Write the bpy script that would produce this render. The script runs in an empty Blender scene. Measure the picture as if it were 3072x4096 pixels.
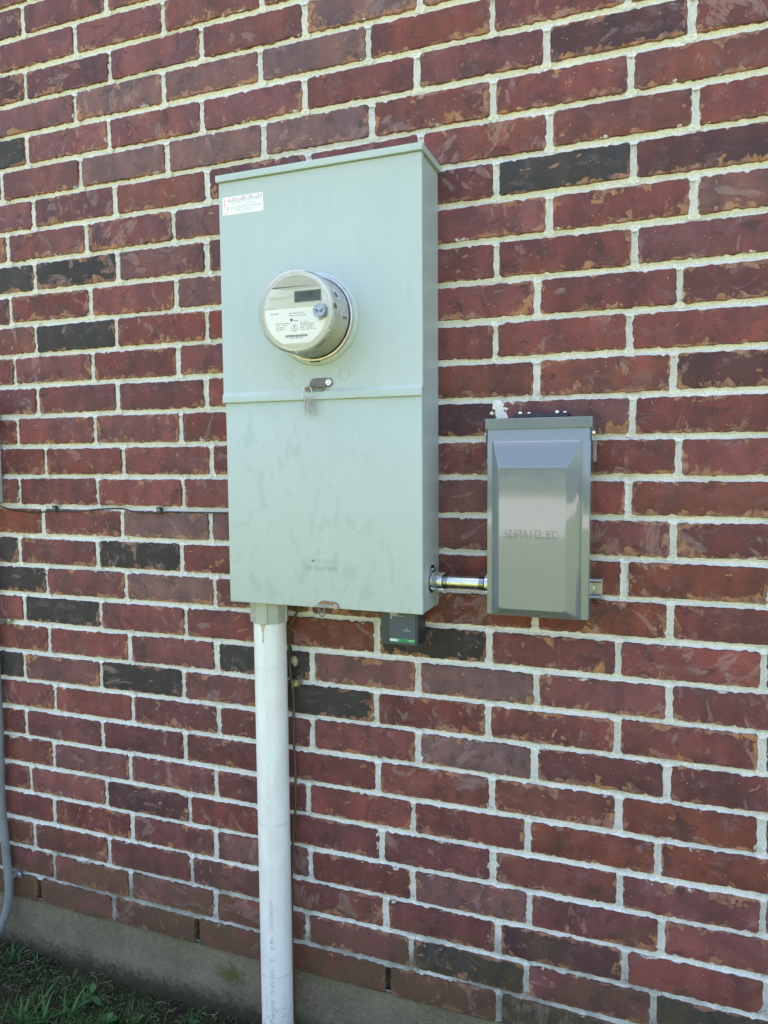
import bpy, bmesh, math, random
from mathutils import Vector, Matrix
random.seed(7)
R_ = random.Random(11)
rad = math.radians
S = bpy.context.scene
COL = S.collection
ZS = 1.35

# ------------------------------------------------------------------ camera
cam_data = bpy.data.cameras.new('camera')
cam = bpy.data.objects.new('camera', cam_data)
COL.objects.link(cam)
S.camera = cam
cam_data.sensor_fit = 'HORIZONTAL'
cam_data.sensor_width = 36.0
cam_data.lens = 34.5703
cam_data.clip_start = 0.02
cam_data.clip_end = 400
RX = Vector((0.9356272, 0.3528953, -0.0081648))
RY = Vector((0.0179791, -0.0707426, -0.9973326))
RZ = Vector((-0.3525316, 0.9329847, -0.0725335))
CAM = Vector((1.529, -1.50447, 0.04082 + ZS))
cam.matrix_world = Matrix(((RX.x, -RY.x, -RZ.x, CAM.x), (RX.y, -RY.y, -RZ.y, CAM.y),
                           (RX.z, -RY.z, -RZ.z, CAM.z), (0, 0, 0, 1)))

# ------------------------------------------------------------------ light
SUN_EL, SUN_ROT = rad(60), rad(-22)
world = bpy.data.worlds.new('World')
S.world = world
world.use_nodes = True
wn = world.node_tree
sky = wn.nodes.new('ShaderNodeTexSky')
sky.sky_type = 'NISHITA'
sky.sun_disc = False
sky.sun_elevation = SUN_EL
sky.sun_rotation = SUN_ROT
sky.air_density = 1.0
sky.dust_density = 5.0
wn.links.new(sky.outputs[0], wn.nodes['Background'].inputs[0])
wn.nodes['Background'].inputs[1].default_value = 0.15
sun_data = bpy.data.lights.new('sun', 'SUN')
sun_data.energy = 4.6
sun_data.angle = rad(0.5)
sun_data.color = (1.0, 0.95, 0.86)
sun = bpy.data.objects.new('sun', sun_data)
COL.objects.link(sun)
sdir = Vector((math.sin(SUN_ROT) * math.cos(SUN_EL), math.cos(SUN_ROT) * math.cos(SUN_EL), math.sin(SUN_EL)))
sun.rotation_euler = sdir.to_track_quat('Z', 'Y').to_euler()
sun.location = sdir * 20

vs = S.view_settings
vs.view_transform = 'Standard'
vs.look = 'None'
vs.gamma = 1.0
vs.use_curve_mapping = False
vs.exposure = 2.38

# ------------------------------------------------------------------ helpers
W = {}            # object -> world location


def link(o):
    COL.objects.link(o)
    return o


def tag(o, label=None, cat=None, group=None, kind=None):
    if label: o['label'] = label
    if cat: o['category'] = cat
    if group: o['group'] = group
    if kind: o['kind'] = kind
    return o


def thing(name, label, cat, loc, group=None):
    o = bpy.data.objects.new(name, None)
    o.empty_display_size = 0.05
    link(o)
    o.location = loc
    W[o] = Vector(loc)
    return tag(o, label, cat, group)


def rect(cx, cz, w, h, r=0.0, n=4):
    """outline in x,z, counter clockwise, rounded"""
    if r <= 0:
        return [(cx - w / 2, cz - h / 2), (cx + w / 2, cz - h / 2), (cx + w / 2, cz + h / 2), (cx - w / 2, cz + h / 2)]
    out = []
    for qx, qz, a0 in ((1, -1, -90), (1, 1, 0), (-1, 1, 90), (-1, -1, 180)):
        for i in range(n + 1):
            a = rad(a0 + 90 * i / n)
            out.append((cx + qx * (w / 2 - r) + r * math.cos(a), cz + qz * (h / 2 - r) + r * math.sin(a)))
    return out


def circle(cx, cz, r, n=24, a0=0, a1=360, closed=True):
    m = n if closed else n + 1
    return [(cx + r * math.cos(rad(a0 + (a1 - a0) * i / n)), cz + r * math.sin(rad(a0 + (a1 - a0) * i / n))) for i in range(m)]


class MB:
    """collects geometry (world metres; d = distance out from the wall face, y = -d)"""

    def __init__(self):
        self.v = []
        self.f = []

    def add(self, vs_, fs_):
        b = len(self.v)
        self.v += [tuple(q) for q in vs_]
        self.f += [tuple(b + i for i in f) for f in fs_]
        return self

    def box(self, x0, x1, d0, d1, z0, z1):
        y0, y1 = -d1, -d0
        return self.add([(x0, y0, z0), (x1, y0, z0), (x1, y1, z0), (x0, y1, z0), (x0, y0, z1), (x1, y0, z1), (x1, y1, z1), (x0, y1, z1)],
                        [(3, 2, 1, 0), (4, 5, 6, 7), (0, 1, 5, 4), (1, 2, 6, 5), (2, 3, 7, 6), (3, 0, 4, 7)])

    def prism(self, pts, d0, d1):
        """outline in (x,z) extruded from depth d0 (wall side) to d1 (viewer side)"""
        n = len(pts)
        a = [(x, -d1, z) for x, z in pts] + [(x, -d0, z) for x, z in pts]
        f = [tuple(range(n)), tuple(range(2 * n - 1, n - 1, -1))]
        f += [(i, i + n, (i + 1) % n + n, (i + 1) % n) for i in range(n)]
        return self.add(a, f)

    def ring(self, po, pi, d0, d1):
        """flat ring between two outlines of equal count"""
        n = len(po)
        a = [(x, -d1, z) for x, z in po] + [(x, -d1, z) for x, z in pi] + [(x, -d0, z) for x, z in po] + [(x, -d0, z) for x, z in pi]
        f = []
        for i in range(n):
            j = (i + 1) % n
            f += [(i, j, n + j, n + i), (2 * n + i, i + 0, j, 2 * n + j)[::-1], (n + i, n + j, 3 * n + j, 3 * n + i), (2 * n + j, 2 * n + i, 3 * n + i, 3 * n + j)[::-1]]
        return self.add(a, f)

    def lathe(self, prof, cx, cz, n=48, cap0=False, cap1=False):
        """profile of (r, d) turned about the axis along y through (cx,cz)"""
        a, f = [], []
        for r, d in prof:
            for i in range(n):
                t = 2 * math.pi * i / n
                a.append((cx + r * math.cos(t), -d, cz + r * math.sin(t)))
        for k in range(len(prof) - 1):
            for i in range(n):
                j = (i + 1) % n
                f.append((k * n + i, k * n + j, (k + 1) * n + j, (k + 1) * n + i))
        if cap0: f.append(tuple(range(n - 1, -1, -1)))
        if cap1: f.append(tuple((len(prof) - 1) * n + i for i in range(n)))
        return self.add(a, f)

    def tube(self, path, r, n=8, caps=True):
        P = [Vector(p) for p in path]
        a, f = [], []
        up = None
        for i, p in enumerate(P):
            t = (P[min(i + 1, len(P) - 1)] - P[max(i - 1, 0)]).normalized()
            if up is None:
                up = t.orthogonal().normalized()
            up = (up - t * up.dot(t)).normalized()
            s = t.cross(up)
            rr = r[i] if isinstance(r, (list, tuple)) else r
            for k in range(n):
                q = 2 * math.pi * k / n
                a.append(p + up * (rr * math.cos(q)) + s * (rr * math.sin(q)))
        for i in range(len(P) - 1):
            for k in range(n):
                j = (k + 1) % n
                f.append((i * n + k, i * n + j, (i + 1) * n + j, (i + 1) * n + k))
        if caps:
            f.append(tuple(range(n - 1, -1, -1)))
            f.append(tuple((len(P) - 1) * n + k for k in range(n)))
        return self.add(a, f)

    def map(self, fn):
        self.v = [tuple(fn(Vector(q))) for q in self.v]
        return self

    def mesh(self, name, origin=None):
        if origin is None:
            lo = [min(q[i] for q in self.v) for i in range(3)]
            hi = [max(q[i] for q in self.v) for i in range(3)]
            origin = Vector([(l + h) / 2 for l, h in zip(lo, hi)])
        me = bpy.data.meshes.new(name)
        me.from_pydata([tuple(Vector(q) - origin) for q in self.v], [], self.f)
        return me, origin

    def build(self, name, mat, parent=None, bevel=0.0, seg=2, smooth=None, label=None, origin=None, fix=True, kind=None):
        me, org = self.mesh(name, origin)
        if bevel or fix:
            bm = bmesh.new()
            bm.from_mesh(me)
            if fix:
                bmesh.ops.recalc_face_normals(bm, faces=bm.faces)
            if bevel:
                es = [e for e in bm.edges if len(e.link_faces) == 2 and e.calc_face_angle(0) > rad(25)]
                bmesh.ops.bevel(bm, geom=es, offset=bevel, segments=seg, profile=0.5, affect='EDGES', clamp_overlap=True)
            bm.to_mesh(me)
            bm.free()
        if smooth is not None:
            if bevel: smooth = min(smooth, 20)
            me.shade_smooth()
            me.set_sharp_from_angle(angle=rad(smooth))
        if mat: me.materials.append(mat)
        o = link(bpy.data.objects.new(name, me))
        W[o] = org
        if parent is not None:
            o.parent = parent
            o.location = org - W[parent]
        else:
            o.location = org
        if label: o['label'] = label
        if kind: o['kind'] = kind
        return o


def copy_part(o, delta, parent=None):
    c = o.copy()
    link(c)
    c.parent = parent if parent is not None else o.parent
    c.location = o.location + Vector(delta)
    W[c] = W[o] + Vector(delta)
    return c


def copy_tree(root, delta, label=None):
    c = root.copy()
    link(c)
    c.location = root.location + Vector(delta)
    W[c] = W[root] + Vector(delta)
    if label: c['label'] = label
    for ch in list(root.children):
        d = ch.copy()
        link(d)
        d.parent = c
        for g in ch.children:
            e = g.copy()
            link(e)
            e.parent = d
    return c


def text_geo(s, extrude=0.0, bevel=0.0, spacing=1.0, res=2, shear=0.0, weight=0.0):
    cu = bpy.data.curves.new('t', 'FONT')
    cu.body = s
    cu.size = 1.0
    cu.extrude = extrude
    cu.bevel_depth = bevel
    cu.bevel_resolution = 1
    cu.resolution_u = res
    cu.space_character = spacing
    cu.shear = shear
    cu.offset = weight
    ob = bpy.data.objects.new('t', cu)
    me = bpy.data.meshes.new_from_object(ob)
    v = [tuple(q.co) for q in me.vertices]
    f = [tuple(p.vertices) for p in me.polygons]
    bpy.data.objects.remove(ob)
    bpy.data.curves.remove(cu)
    bpy.data.meshes.remove(me)
    return v, f


def put_text(mb, s, x0, x1, z0, z1, d, thick=0.0, bevel=0.0, spacing=1.0, res=2, shear=0.0, fn=None, weight=0.0):
    """text stretched into the box x0..x1, z0..z1 at depth d; fn maps (x,z,h)->xyz instead"""
    v, f = text_geo(s, 0.05 if thick else 0.0, bevel, spacing, res, shear, weight)
    if not v: return mb
    ax, bx = min(q[0] for q in v), max(q[0] for q in v)
    az, bz = min(q[1] for q in v), max(q[1] for q in v)
    ch = max(abs(q[2]) for q in v) or 1
    out = []
    for a, b, c in v:
        x = x0 + (a - ax) / (bx - ax) * (x1 - x0)
        z = z0 + (b - az) / (bz - az) * (z1 - z0)
        hgt = d + (c / ch * thick if thick else 0)
        out.append(fn(x, z, hgt) if fn else (x, -hgt, z))
    return mb.add(out, f)


# ------------------------------------------------------------------ materials
class NT:
    def __init__(self, name):
        self.m = bpy.data.materials.new(name)
        self.m.use_nodes = True
        self.t = self.m.node_tree
        self.b = self.t.nodes['Principled BSDF']

    def n(self, typ, **kw):
        nd = self.t.nodes.new(typ)
        for k, v in kw.items(): setattr(nd, k, v)
        return nd

    def l(self, a, b):
        self.t.links.new(a, b)

    def put(self, sock, val):
        if hasattr(val, 'is_output') or isinstance(val, bpy.types.NodeSocket):
            self.l(val, sock)
        else:
            sock.default_value = val

    def coord(self, kind='Object'):
        return self.n('ShaderNodeTexCoord').outputs[kind]

    def mapping(self, vec, scale=(1, 1, 1), loc=(0, 0, 0)):
        m = self.n('ShaderNodeMapping')
        self.l(vec, m.inputs[0])
        m.inputs['Scale'].default_value = scale
        m.inputs['Location'].default_value = loc
        return m.outputs[0]

    def noise(self, vec, scale, detail=3, rough=0.55, dist=0.0):
        t = self.n('ShaderNodeTexNoise')
        if vec is not None: self.l(vec, t.inputs['Vector'])
        t.inputs['Scale'].default_value = scale
        t.inputs['Detail'].default_value = detail
        t.inputs['Roughness'].default_value = rough
        t.inputs['Distortion'].default_value = dist
        return t.outputs['Fac']

    def voro(self, vec, scale, feature='F1', out='Distance'):
        t = self.n('ShaderNodeTexVoronoi', feature=feature)
        if vec is not None: self.l(vec, t.inputs['Vector'])
        t.inputs['Scale'].default_value = scale
        return t.outputs[out]

    def ramp(self, fac, lo, hi, a=0.0, b=1.0, smooth=True):
        r = self.n('ShaderNodeMapRange')
        r.interpolation_type = 'SMOOTHSTEP' if smooth else 'LINEAR'
        r.clamp = True if not smooth else True
        self.put(r.inputs[0], fac)
        r.inputs[1].default_value = lo
        r.inputs[2].default_value = hi
        r.inputs[3].default_value = a
        r.inputs[4].default_value = b
        return r.outputs[0]

    def math(self, op, a, b=0.0, c=0.0):
        m = self.n('ShaderNodeMath', operation=op)
        for i, q in enumerate((a, b, c)):
            self.put(m.inputs[i], q)
        return m.outputs[0]

    def mix(self, fac, a, b, mode='MIX'):
        m = self.n('ShaderNodeMix', data_type='RGBA', blend_type=mode)
        self.put(m.inputs[0], fac)
        for i, q in ((6, a), (7, b)):
            if isinstance(q, tuple): q = q if len(q) == 4 else (*q, 1)
            self.put(m.inputs[i], q)
        return m.outputs[2]

    def bump(self, height, strength=0.3, dist=0.001, prev=None):
        b = self.n('ShaderNodeBump')
        b.inputs['Strength'].default_value = strength
        b.inputs['Distance'].default_value = dist
        self.l(height, b.inputs['Height'])
        if prev is not None: self.l(prev, b.inputs['Normal'])
        return b.outputs[0]

    def set(self, **kw):
        for k, v in kw.items():
            s = self.b.inputs[k]
            if isinstance(v, tuple) and len(v) == 3: v = (*v, 1)
            self.put(s, v)
        return self


def plain(name, col, rough=0.5, metal=0.0, mottle=0.0, scale=60, bump=0.0, bscale=300, coat=0.0):
    k = NT(name)
    k.set(Roughness=rough, Metallic=metal)
    co = k.coord()
    if mottle:
        f = k.noise(co, scale, 4, 0.6)
        k.set(**{'Base Color': k.mix(k.ramp(f, 0.3, 0.7), tuple(c * (1 - mottle) for c in col), tuple(min(1, c * (1 + mottle)) for c in col))})
        k.set(Roughness=k.ramp(f, 0.25, 0.75, rough * 0.85, min(1, rough * 1.15)))
    else:
        k.set(**{'Base Color': col})
    if bump:
        k.set(Normal=k.bump(k.noise(co, bscale, 3), bump, 0.0008))
    if coat: k.set(**{'Coat Weight': coat, 'Coat Roughness': 0.05})
    return k.m


def make_brick_mat():
    k = NT('fired brick')
    at = lambda nm: k.n('ShaderNodeAttribute', attribute_name=nm)
    edge = at('edge').outputs['Fac']
    seed = at('seed').outputs['Vector']
    tint = at('tint').outputs['Color']
    va = k.n('ShaderNodeVectorMath', operation='ADD')
    k.l(k.coord(), va.inputs[0])
    k.l(seed, va.inputs[1])
    p = va.outputs[0]
    sep = k.n('ShaderNodeSeparateXYZ')
    k.l(seed, sep.inputs[0])
    big = k.noise(p, 14, 4, 0.6, 0.4)
    am1 = k.math('SUBTRACT', k.math('FRACT', sep.outputs['Y']), 0.5)
    am2 = k.math('SUBTRACT', k.math('FRACT', sep.outputs['Z']), 0.5)
    am3 = k.math('SUBTRACT', k.math('FRACT', k.math('MULTIPLY', sep.outputs['X'], 1.37)), 0.5)
    fine = k.noise(p, 120, 4, 0.65)
    grain = k.noise(p, 520, 2, 0.6)
    col = k.mix(k.ramp(big, 0.32, 0.68), k.mix(1.0, tint, (0.72, 0.74, 0.78), 'MULTIPLY'), k.mix(1.0, tint, (1.22, 1.13, 1.08), 'MULTIPLY'))
    # purple-grey bloom
    bloom = k.math('MULTIPLY', k.ramp(k.noise(k.mapping(p, (1, 1, 1.6), (3, 1, 2)), 22, 5, 0.62, 0.8), 0.5, 0.72), k.ramp(fine, 0.3, 0.62))
    col = k.mix(k.math('MULTIPLY', bloom, 0.5), col, (0.19, 0.125, 0.13))
    # dark soot patches
    soot = k.ramp(k.noise(k.mapping(p, (1, 1, 1.3), (7, 2, 5)), 17, 5, 0.6, 0.5), 0.60, 0.68)
    col = k.mix(k.math('MULTIPLY', soot, 0.45), col, (0.03, 0.024, 0.025))
    # vertical kiln bands
    kb = k.noise(k.mapping(p, (1, 1, 0.06), (3, 3, 3)), 26, 2, 0.5)
    col = k.mix(0.55, col, k.mix(k.ramp(kb, 0.35, 0.65), (0.80, 0.80, 0.82), (1.16, 1.14, 1.12)), 'MULTIPLY')
    # dragged smears and thumb flaps, each brick in its own direction
    vr = k.n('ShaderNodeVectorRotate', rotation_type='Y_AXIS')
    k.l(p, vr.inputs['Vector'])
    k.l(k.math('MULTIPLY', sep.outputs['X'], 1.7), vr.inputs['Angle'])
    pr_ = vr.outputs[0]
    sm = k.noise(k.mapping(pr_, (1.25, 1.1, 0.6), (1, 5, 9)), 25, 3, 0.5, 0.7)
    sm = k.math('ADD', sm, k.math('MULTIPLY', k.math('ADD', am1, 0.10), 0.16))
    streak = k.noise(k.mapping(pr_, (1, 1, 0.3), (4, 4, 4)), 150, 4, 0.65)
    smear = k.math('MULTIPLY', k.ramp(sm, 0.635, 0.675), k.ramp(streak, 0.30, 0.60))
    smc = k.mix(k.ramp(big, 0.4, 0.6), (0.235, 0.160, 0.160), (0.31, 0.185, 0.15))
    col = k.mix(k.math('MULTIPLY', smear, 0.72), col, k.mix(0.2, smc, tint))
    smd = k.noise(k.mapping(pr_, (0.6, 1.2, 1.4), (15, 2, 1)), 22, 4, 0.6, 1.2)
    col = k.mix(k.math('MULTIPLY', k.math('MULTIPLY', k.ramp(smd, 0.60, 0.64), k.ramp(streak, 0.3, 0.6)), 0.6), col, (0.040, 0.028, 0.028))
    # thrown-sand folds: hard edged tan flakes
    fl = k.noise(k.mapping(p, (1, 1, 1.25), (11, 4, 3)), 48, 3, 0.5, 0.9)
    fl = k.math('ADD', fl, k.math('MULTIPLY', am2, 0.10))
    fl2 = k.noise(k.mapping(pr_, (1.4, 1, 0.6), (21, 4, 3)), 44, 2, 0.5, 0.6)
    flake = k.math('MAXIMUM', k.ramp(fl, 0.712, 0.732), k.ramp(fl2, 0.74, 0.752))
    flcol = k.mix(k.ramp(fine, 0.35, 0.65), (0.21, 0.09, 0.055), (0.42, 0.22, 0.13))
    col = k.mix(k.math('MULTIPLY', flake, 0.78), col, flcol)
    # worn arrises: ragged folds along part of each edge, more along the foot
    vv = at('vv').outputs['Fac']
    cover = k.math('ADD', k.noise(k.mapping(p, (1, 1, 1), (2, 8, 6)), 17, 2, 0.5, 0.5), k.math('ADD', k.math('MULTIPLY', vv, -0.07), k.math('MULTIPLY', am3, 0.16)))
    rag = k.noise(k.mapping(p, (1, 1, 0.8), (9, 1, 6)), 48, 4, 0.6, 1.0)
    thick = k.math('MULTIPLY', k.ramp(cover, 0.47, 0.72, 0.0005, 0.021, smooth=False), k.ramp(rag, 0.38, 0.66, 0.04, 1.4, smooth=False))
    arr = k.ramp(k.math('SUBTRACT', thick, edge), -0.0004, 0.0005)
    acol = k.mix(k.ramp(k.noise(p, 60, 4, 0.65), 0.36, 0.62), (0.15, 0.065, 0.043), (0.35, 0.19, 0.13))
    acol = k.mix(k.ramp(k.noise(p, 30, 3), 0.5, 0.62), acol, (0.36, 0.175, 0.075))
    col = k.mix(k.math('MULTIPLY', arr, k.ramp(k.noise(p, 40, 3), 0.35, 0.6, 0.5, 0.92)), col, acol)
    # thin dark outline where the fold lifts
    lip = k.ramp(k.math('ABSOLUTE', k.math('SUBTRACT', thick, edge)), 0.0, 0.0009, 1.0, 0.0)
    col = k.mix(k.math('MULTIPLY', lip, 0.45), col, (0.05, 0.022, 0.018))
    # mortar smeared over the arris here and there
    ms_ = k.noise(k.mapping(p, (1, 1, 1), (31, 8, 2)), 30, 5, 0.65, 0.6)
    mth = k.ramp(ms_, 0.60, 0.80, -0.001, 0.013, smooth=False)
    msm = k.math('MULTIPLY', k.ramp(k.math('SUBTRACT', mth, edge), -0.0003, 0.0006), k.ramp(fine, 0.34, 0.48))
    col = k.mix(k.math('MULTIPLY', msm, 0.9), col, (0.56, 0.54, 0.49))
    # pale specks and black pits
    sp = k.voro(p, 95)
    keep = k.ramp(k.noise(p, 40, 2), 0.55, 0.62)
    speck = k.math('MULTIPLY', k.ramp(sp, 0.05, 0.10, 1, 0), keep)
    col = k.mix(speck, col, (0.55, 0.43, 0.34))
    pits = k.math('MULTIPLY', k.ramp(k.voro(k.mapping(p, (1, 1, 1), (5, 5, 5)), 130), 0.07, 0.14, 1, 0), k.ramp(k.noise(p, 25, 2), 0.54, 0.62))
    col = k.mix(k.math('MULTIPLY', pits, 0.7), col, (0.03, 0.015, 0.014))
    col = k.mix(0.35, col, k.mix(k.ramp(grain, 0.3, 0.7), (0.55, 0.55, 0.55), (1.45, 1.45, 1.45)), 'MULTIPLY')
    # algae near the ground
    geo = k.n('ShaderNodeNewGeometry').outputs['Position']
    gs = k.n('ShaderNodeSeparateXYZ')
    k.l(geo, gs.inputs[0])
    al = k.math('ADD', k.ramp(gs.outputs['Z'], 0.14, 0.62, 0.36, -0.16, smooth=False), k.noise(geo, 9, 5, 0.65, 0.6))
    alm = k.math('MULTIPLY', k.ramp(al, 0.55, 0.86), k.ramp(fine, 0.3, 0.6, 0.45, 1.0))
    col = k.mix(k.math('MULTIPLY', alm, 0.72), col, (0.085, 0.066, 0.026))
    k.set(**{'Base Color': col, 'Roughness': k.ramp(big, 0.3, 0.7, 0.62, 0.85), 'Specular IOR Level': 0.35})
    h = k.math('ADD', k.math('MULTIPLY', fine, 0.55), k.math('MULTIPLY', grain, 0.25))
    h = k.math('ADD', h, k.math('MULTIPLY', arr, -0.55))
    h = k.math('ADD', h, k.math('MULTIPLY', lip, 0.5))
    h = k.math('ADD', h, k.math('MULTIPLY', flake, 0.5))
    h = k.math('ADD', h, k.math('MULTIPLY', big, 1.5))
    k.set(Normal=k.bump(h, 0.75, 0.0016))
    return k.m


def make_mortar_mat(name='sanded mortar', c0=(0.64, 0.635, 0.585), c1=(0.88, 0.875, 0.825)):
    k = NT(name)
    g = k.n('ShaderNodeNewGeometry').outputs['Position']
    f1 = k.noise(g, 16, 4, 0.6)
    f2 = k.noise(g, 380, 3, 0.7)
    f3 = k.noise(g, 900, 2, 0.6)
    col = k.mix(k.ramp(f2, 0.34, 0.62), c0, c1)
    col = k.mix(k.math('MULTIPLY', k.ramp(f1, 0.5, 0.75), 0.30), col, (0.56, 0.51, 0.38))
    dark = k.ramp(k.voro(g, 260), 0.10, 0.2, 1, 0)
    col = k.mix(k.math('MULTIPLY', dark, 0.28), col, (0.16, 0.15, 0.12))
    gs = k.n('ShaderNodeSeparateXYZ')
    k.l(g, gs.inputs[0])
    al = k.math('ADD', k.ramp(gs.outputs['Z'], 0.14, 0.55, 0.42, -0.25, smooth=False), k.noise(g, 11, 5, 0.65))
    col = k.mix(k.math('MULTIPLY', k.ramp(al, 0.5, 0.9), 0.75), col, (0.13, 0.12, 0.08))
    h = k.math('ADD', f2, k.math('MULTIPLY', f3, 0.6))
    k.set(**{'Base Color': col, 'Roughness': 0.92, 'Specular IOR Level': 0.2, 'Normal': k.bump(h, 0.9, 0.0022)})
    return k.m


def make_concrete_mat():
    k = NT('weathered concrete')
    g = k.n('ShaderNodeNewGeometry').outputs['Position']
    f1 = k.noise(g, 7, 5, 0.65, 0.4)
    f2 = k.noise(g, 120, 4, 0.7)
    col = k.mix(k.ramp(f1, 0.3, 0.7), (0.115, 0.092, 0.058), (0.185, 0.152, 0.103))
    col = k.mix(k.math('MULTIPLY', k.ramp(f2, 0.35, 0.7), 0.5), col, (0.215, 0.185, 0.135))
    hz = k.noise(k.mapping(g, (0.6, 1, 1)), 110, 4, 0.7)
    col = k.mix(0.4, col, k.mix(k.ramp(hz, 0.3, 0.7), (0.68, 0.68, 0.66), (1.3, 1.3, 1.28)), 'MULTIPLY')
    wh = k.math('MULTIPLY', k.ramp(k.voro(g, 85), 0.08, 0.16, 1, 0), k.ramp(k.noise(g, 18, 2), 0.5, 0.6))
    col = k.mix(wh, col, (0.34, 0.33, 0.29))
    pit = k.math('MULTIPLY', k.ramp(k.voro(k.mapping(g, (1, 1, 1), (4, 4, 4)), 60), 0.05, 0.11, 1, 0), k.ramp(k.noise(g, 22, 2), 0.5, 0.6))
    col = k.mix(pit, col, (0.03, 0.03, 0.025))
    gs = k.n('ShaderNodeSeparateXYZ')
    k.l(g, gs.inputs[0])
    dirt = k.math('ADD', k.ramp(gs.outputs['Z'], 0.0, 0.10, 0.60, -0.30, smooth=False), k.noise(g, 48, 6, 0.75, 0.5))
    col = k.mix(k.math('MULTIPLY', k.ramp(dirt, 0.45, 1.0), 0.92), col, (0.035, 0.028, 0.018))
    # one mossy stain to the left of the pipe, and moss along the ledge
    vm = k.n('ShaderNodeVectorMath', operation='DISTANCE')
    k.l(k.mapping(g, (1.0, 0.0, 1.6)), vm.inputs[0])
    vm.inputs[1].default_value = (0.545, 0, 0.105 * 1.6)
    ms = k.math('ADD', k.ramp(vm.outputs['Value'], 0.0, 0.10, 0.45, -0.3, smooth=False), k.noise(g, 45, 4, 0.6))
    col = k.mix(k.math('MULTIPLY', k.ramp(ms, 0.55, 0.9), 0.8), col, (0.07, 0.08, 0.012))
    le = k.math('ADD', k.ramp(gs.outputs['Z'], 0.125, 0.16, -0.25, 0.25, smooth=False), k.noise(g, 30, 4, 0.65))
    col = k.mix(k.math('MULTIPLY', k.ramp(le, 0.62, 0.8), 0.6), col, (0.13, 0.13, 0.06))
    k.set(**{'Base Color': col, 'Roughness': 0.9, 'Specular IOR Level': 0.25,
             'Normal': k.bump(k.math('ADD', f2, k.math('MULTIPLY', f1, 1.5)), 0.7, 0.003)})
    return k.m


def make_enclosure_mat(name, base, smudge, rough=0.38):
    k = NT(name)
    co = k.n('ShaderNodeNewGeometry').outputs['Position']
    pr = k.noise(k.mapping(co, (1.2, 1, 0.62), (0, 0, 0)), 34, 2, 0.45, 0.35)
    reg = k.noise(co, 5, 2, 0.5)
    gs = k.n('ShaderNodeSeparateXYZ')
    k.l(co, gs.inputs[0])
    lower = k.ramp(gs.outputs['Z'], 1.45, 1.53, 1.0, 0.25)
    hand = k.math('MULTIPLY', k.math('MULTIPLY', k.ramp(pr, 0.545, 0.635), k.ramp(reg, 0.34, 0.56)), lower)
    haze = k.noise(co, 9, 5, 0.6)
    chalk = k.ramp(haze, 0.35, 0.7)
    col = k.mix(k.math('MULTIPLY', chalk, 0.5), base, tuple(min(1, c * 1.07) for c in base))
    col = k.mix(k.math('MULTIPLY', hand, 0.50), col, smudge)
    drip = k.noise(k.mapping(co, (1, 1, 0.035)), 55, 3, 0.6)
    col = k.mix(k.math('MULTIPLY', k.ramp(drip, 0.5, 0.75), 0.28), col, tuple(min(1, c * 1.12) for c in base))
    scr = k.noise(k.mapping(co, (2.4, 1, 0.9), (5, 2, 8)), 60, 2, 0.4, 2.5)
    thin = k.math('MULTIPLY', k.ramp(k.math('ABSOLUTE', k.math('SUBTRACT', scr, 0.5)), 0.0, 0.006, 1, 0), k.ramp(reg, 0.56, 0.62))
    col = k.mix(k.math('MULTIPLY', thin, 0.3), col, smudge)
    grain = k.noise(co, 700, 2, 0.5)
    col = k.mix(0.10, col, k.mix(grain, (0.7, 0.7, 0.7), (1.3, 1.3, 1.3)), 'MULTIPLY')
    speck = k.math('MULTIPLY', k.ramp(k.voro(co, 48), 0.022, 0.034, 1, 0), k.ramp(k.noise(co, 13, 1), 0.60, 0.64))
    col = k.mix(k.math('MULTIPLY', speck, 0.7), col, (0.16, 0.17, 0.15))
    k.set(**{'Base Color': col, 'Roughness': k.math('ADD', k.ramp(haze, 0.3, 0.7, rough * 0.9, rough * 1.2), k.math('MULTIPLY', hand, -0.06)),
             'Specular IOR Level': 0.5})
    k.set(Normal=k.bump(k.math('ADD', grain, k.math('ADD', k.math('MULTIPLY', haze, 3.0), k.math('MULTIPLY', reg, 14.0))), 0.12, 0.0006))
    return k.m


def make_gloss_mat():
    k = NT('glossy grey enamel')
    co = k.n('ShaderNodeNewGeometry').outputs['Position']
    peel = k.noise(co, 210, 3, 0.55)
    wave = k.noise(co, 26, 2, 0.5)
    k.set(**{'Base Color': (0.138, 0.160, 0.172), 'Roughness': 0.2, 'Specular IOR Level': 0.6,
             'Coat Weight': 0.9, 'Coat Roughness': 0.05, 'Coat IOR': 1.6,
             'Normal': k.bump(k.math('ADD', peel, k.math('MULTIPLY', wave, 2.5)), 0.09, 0.0012)})
    return k.m


def make_galv(name, col=(0.62, 0.63, 0.62), rough=0.25, scale=160):
    k = NT(name)
    co = k.coord()
    f = k.noise(co, scale, 3, 0.6)
    k.set(**{'Base Color': k.mix(k.ramp(f, 0.3, 0.7), tuple(c * 0.72 for c in col), col), 'Metallic': 1.0,
             'Roughness': k.ramp(f, 0.3, 0.7, rough * 0.7, rough * 1.4), 'Normal': k.bump(f, 0.12, 0.0004)})
    return k.m


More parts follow.
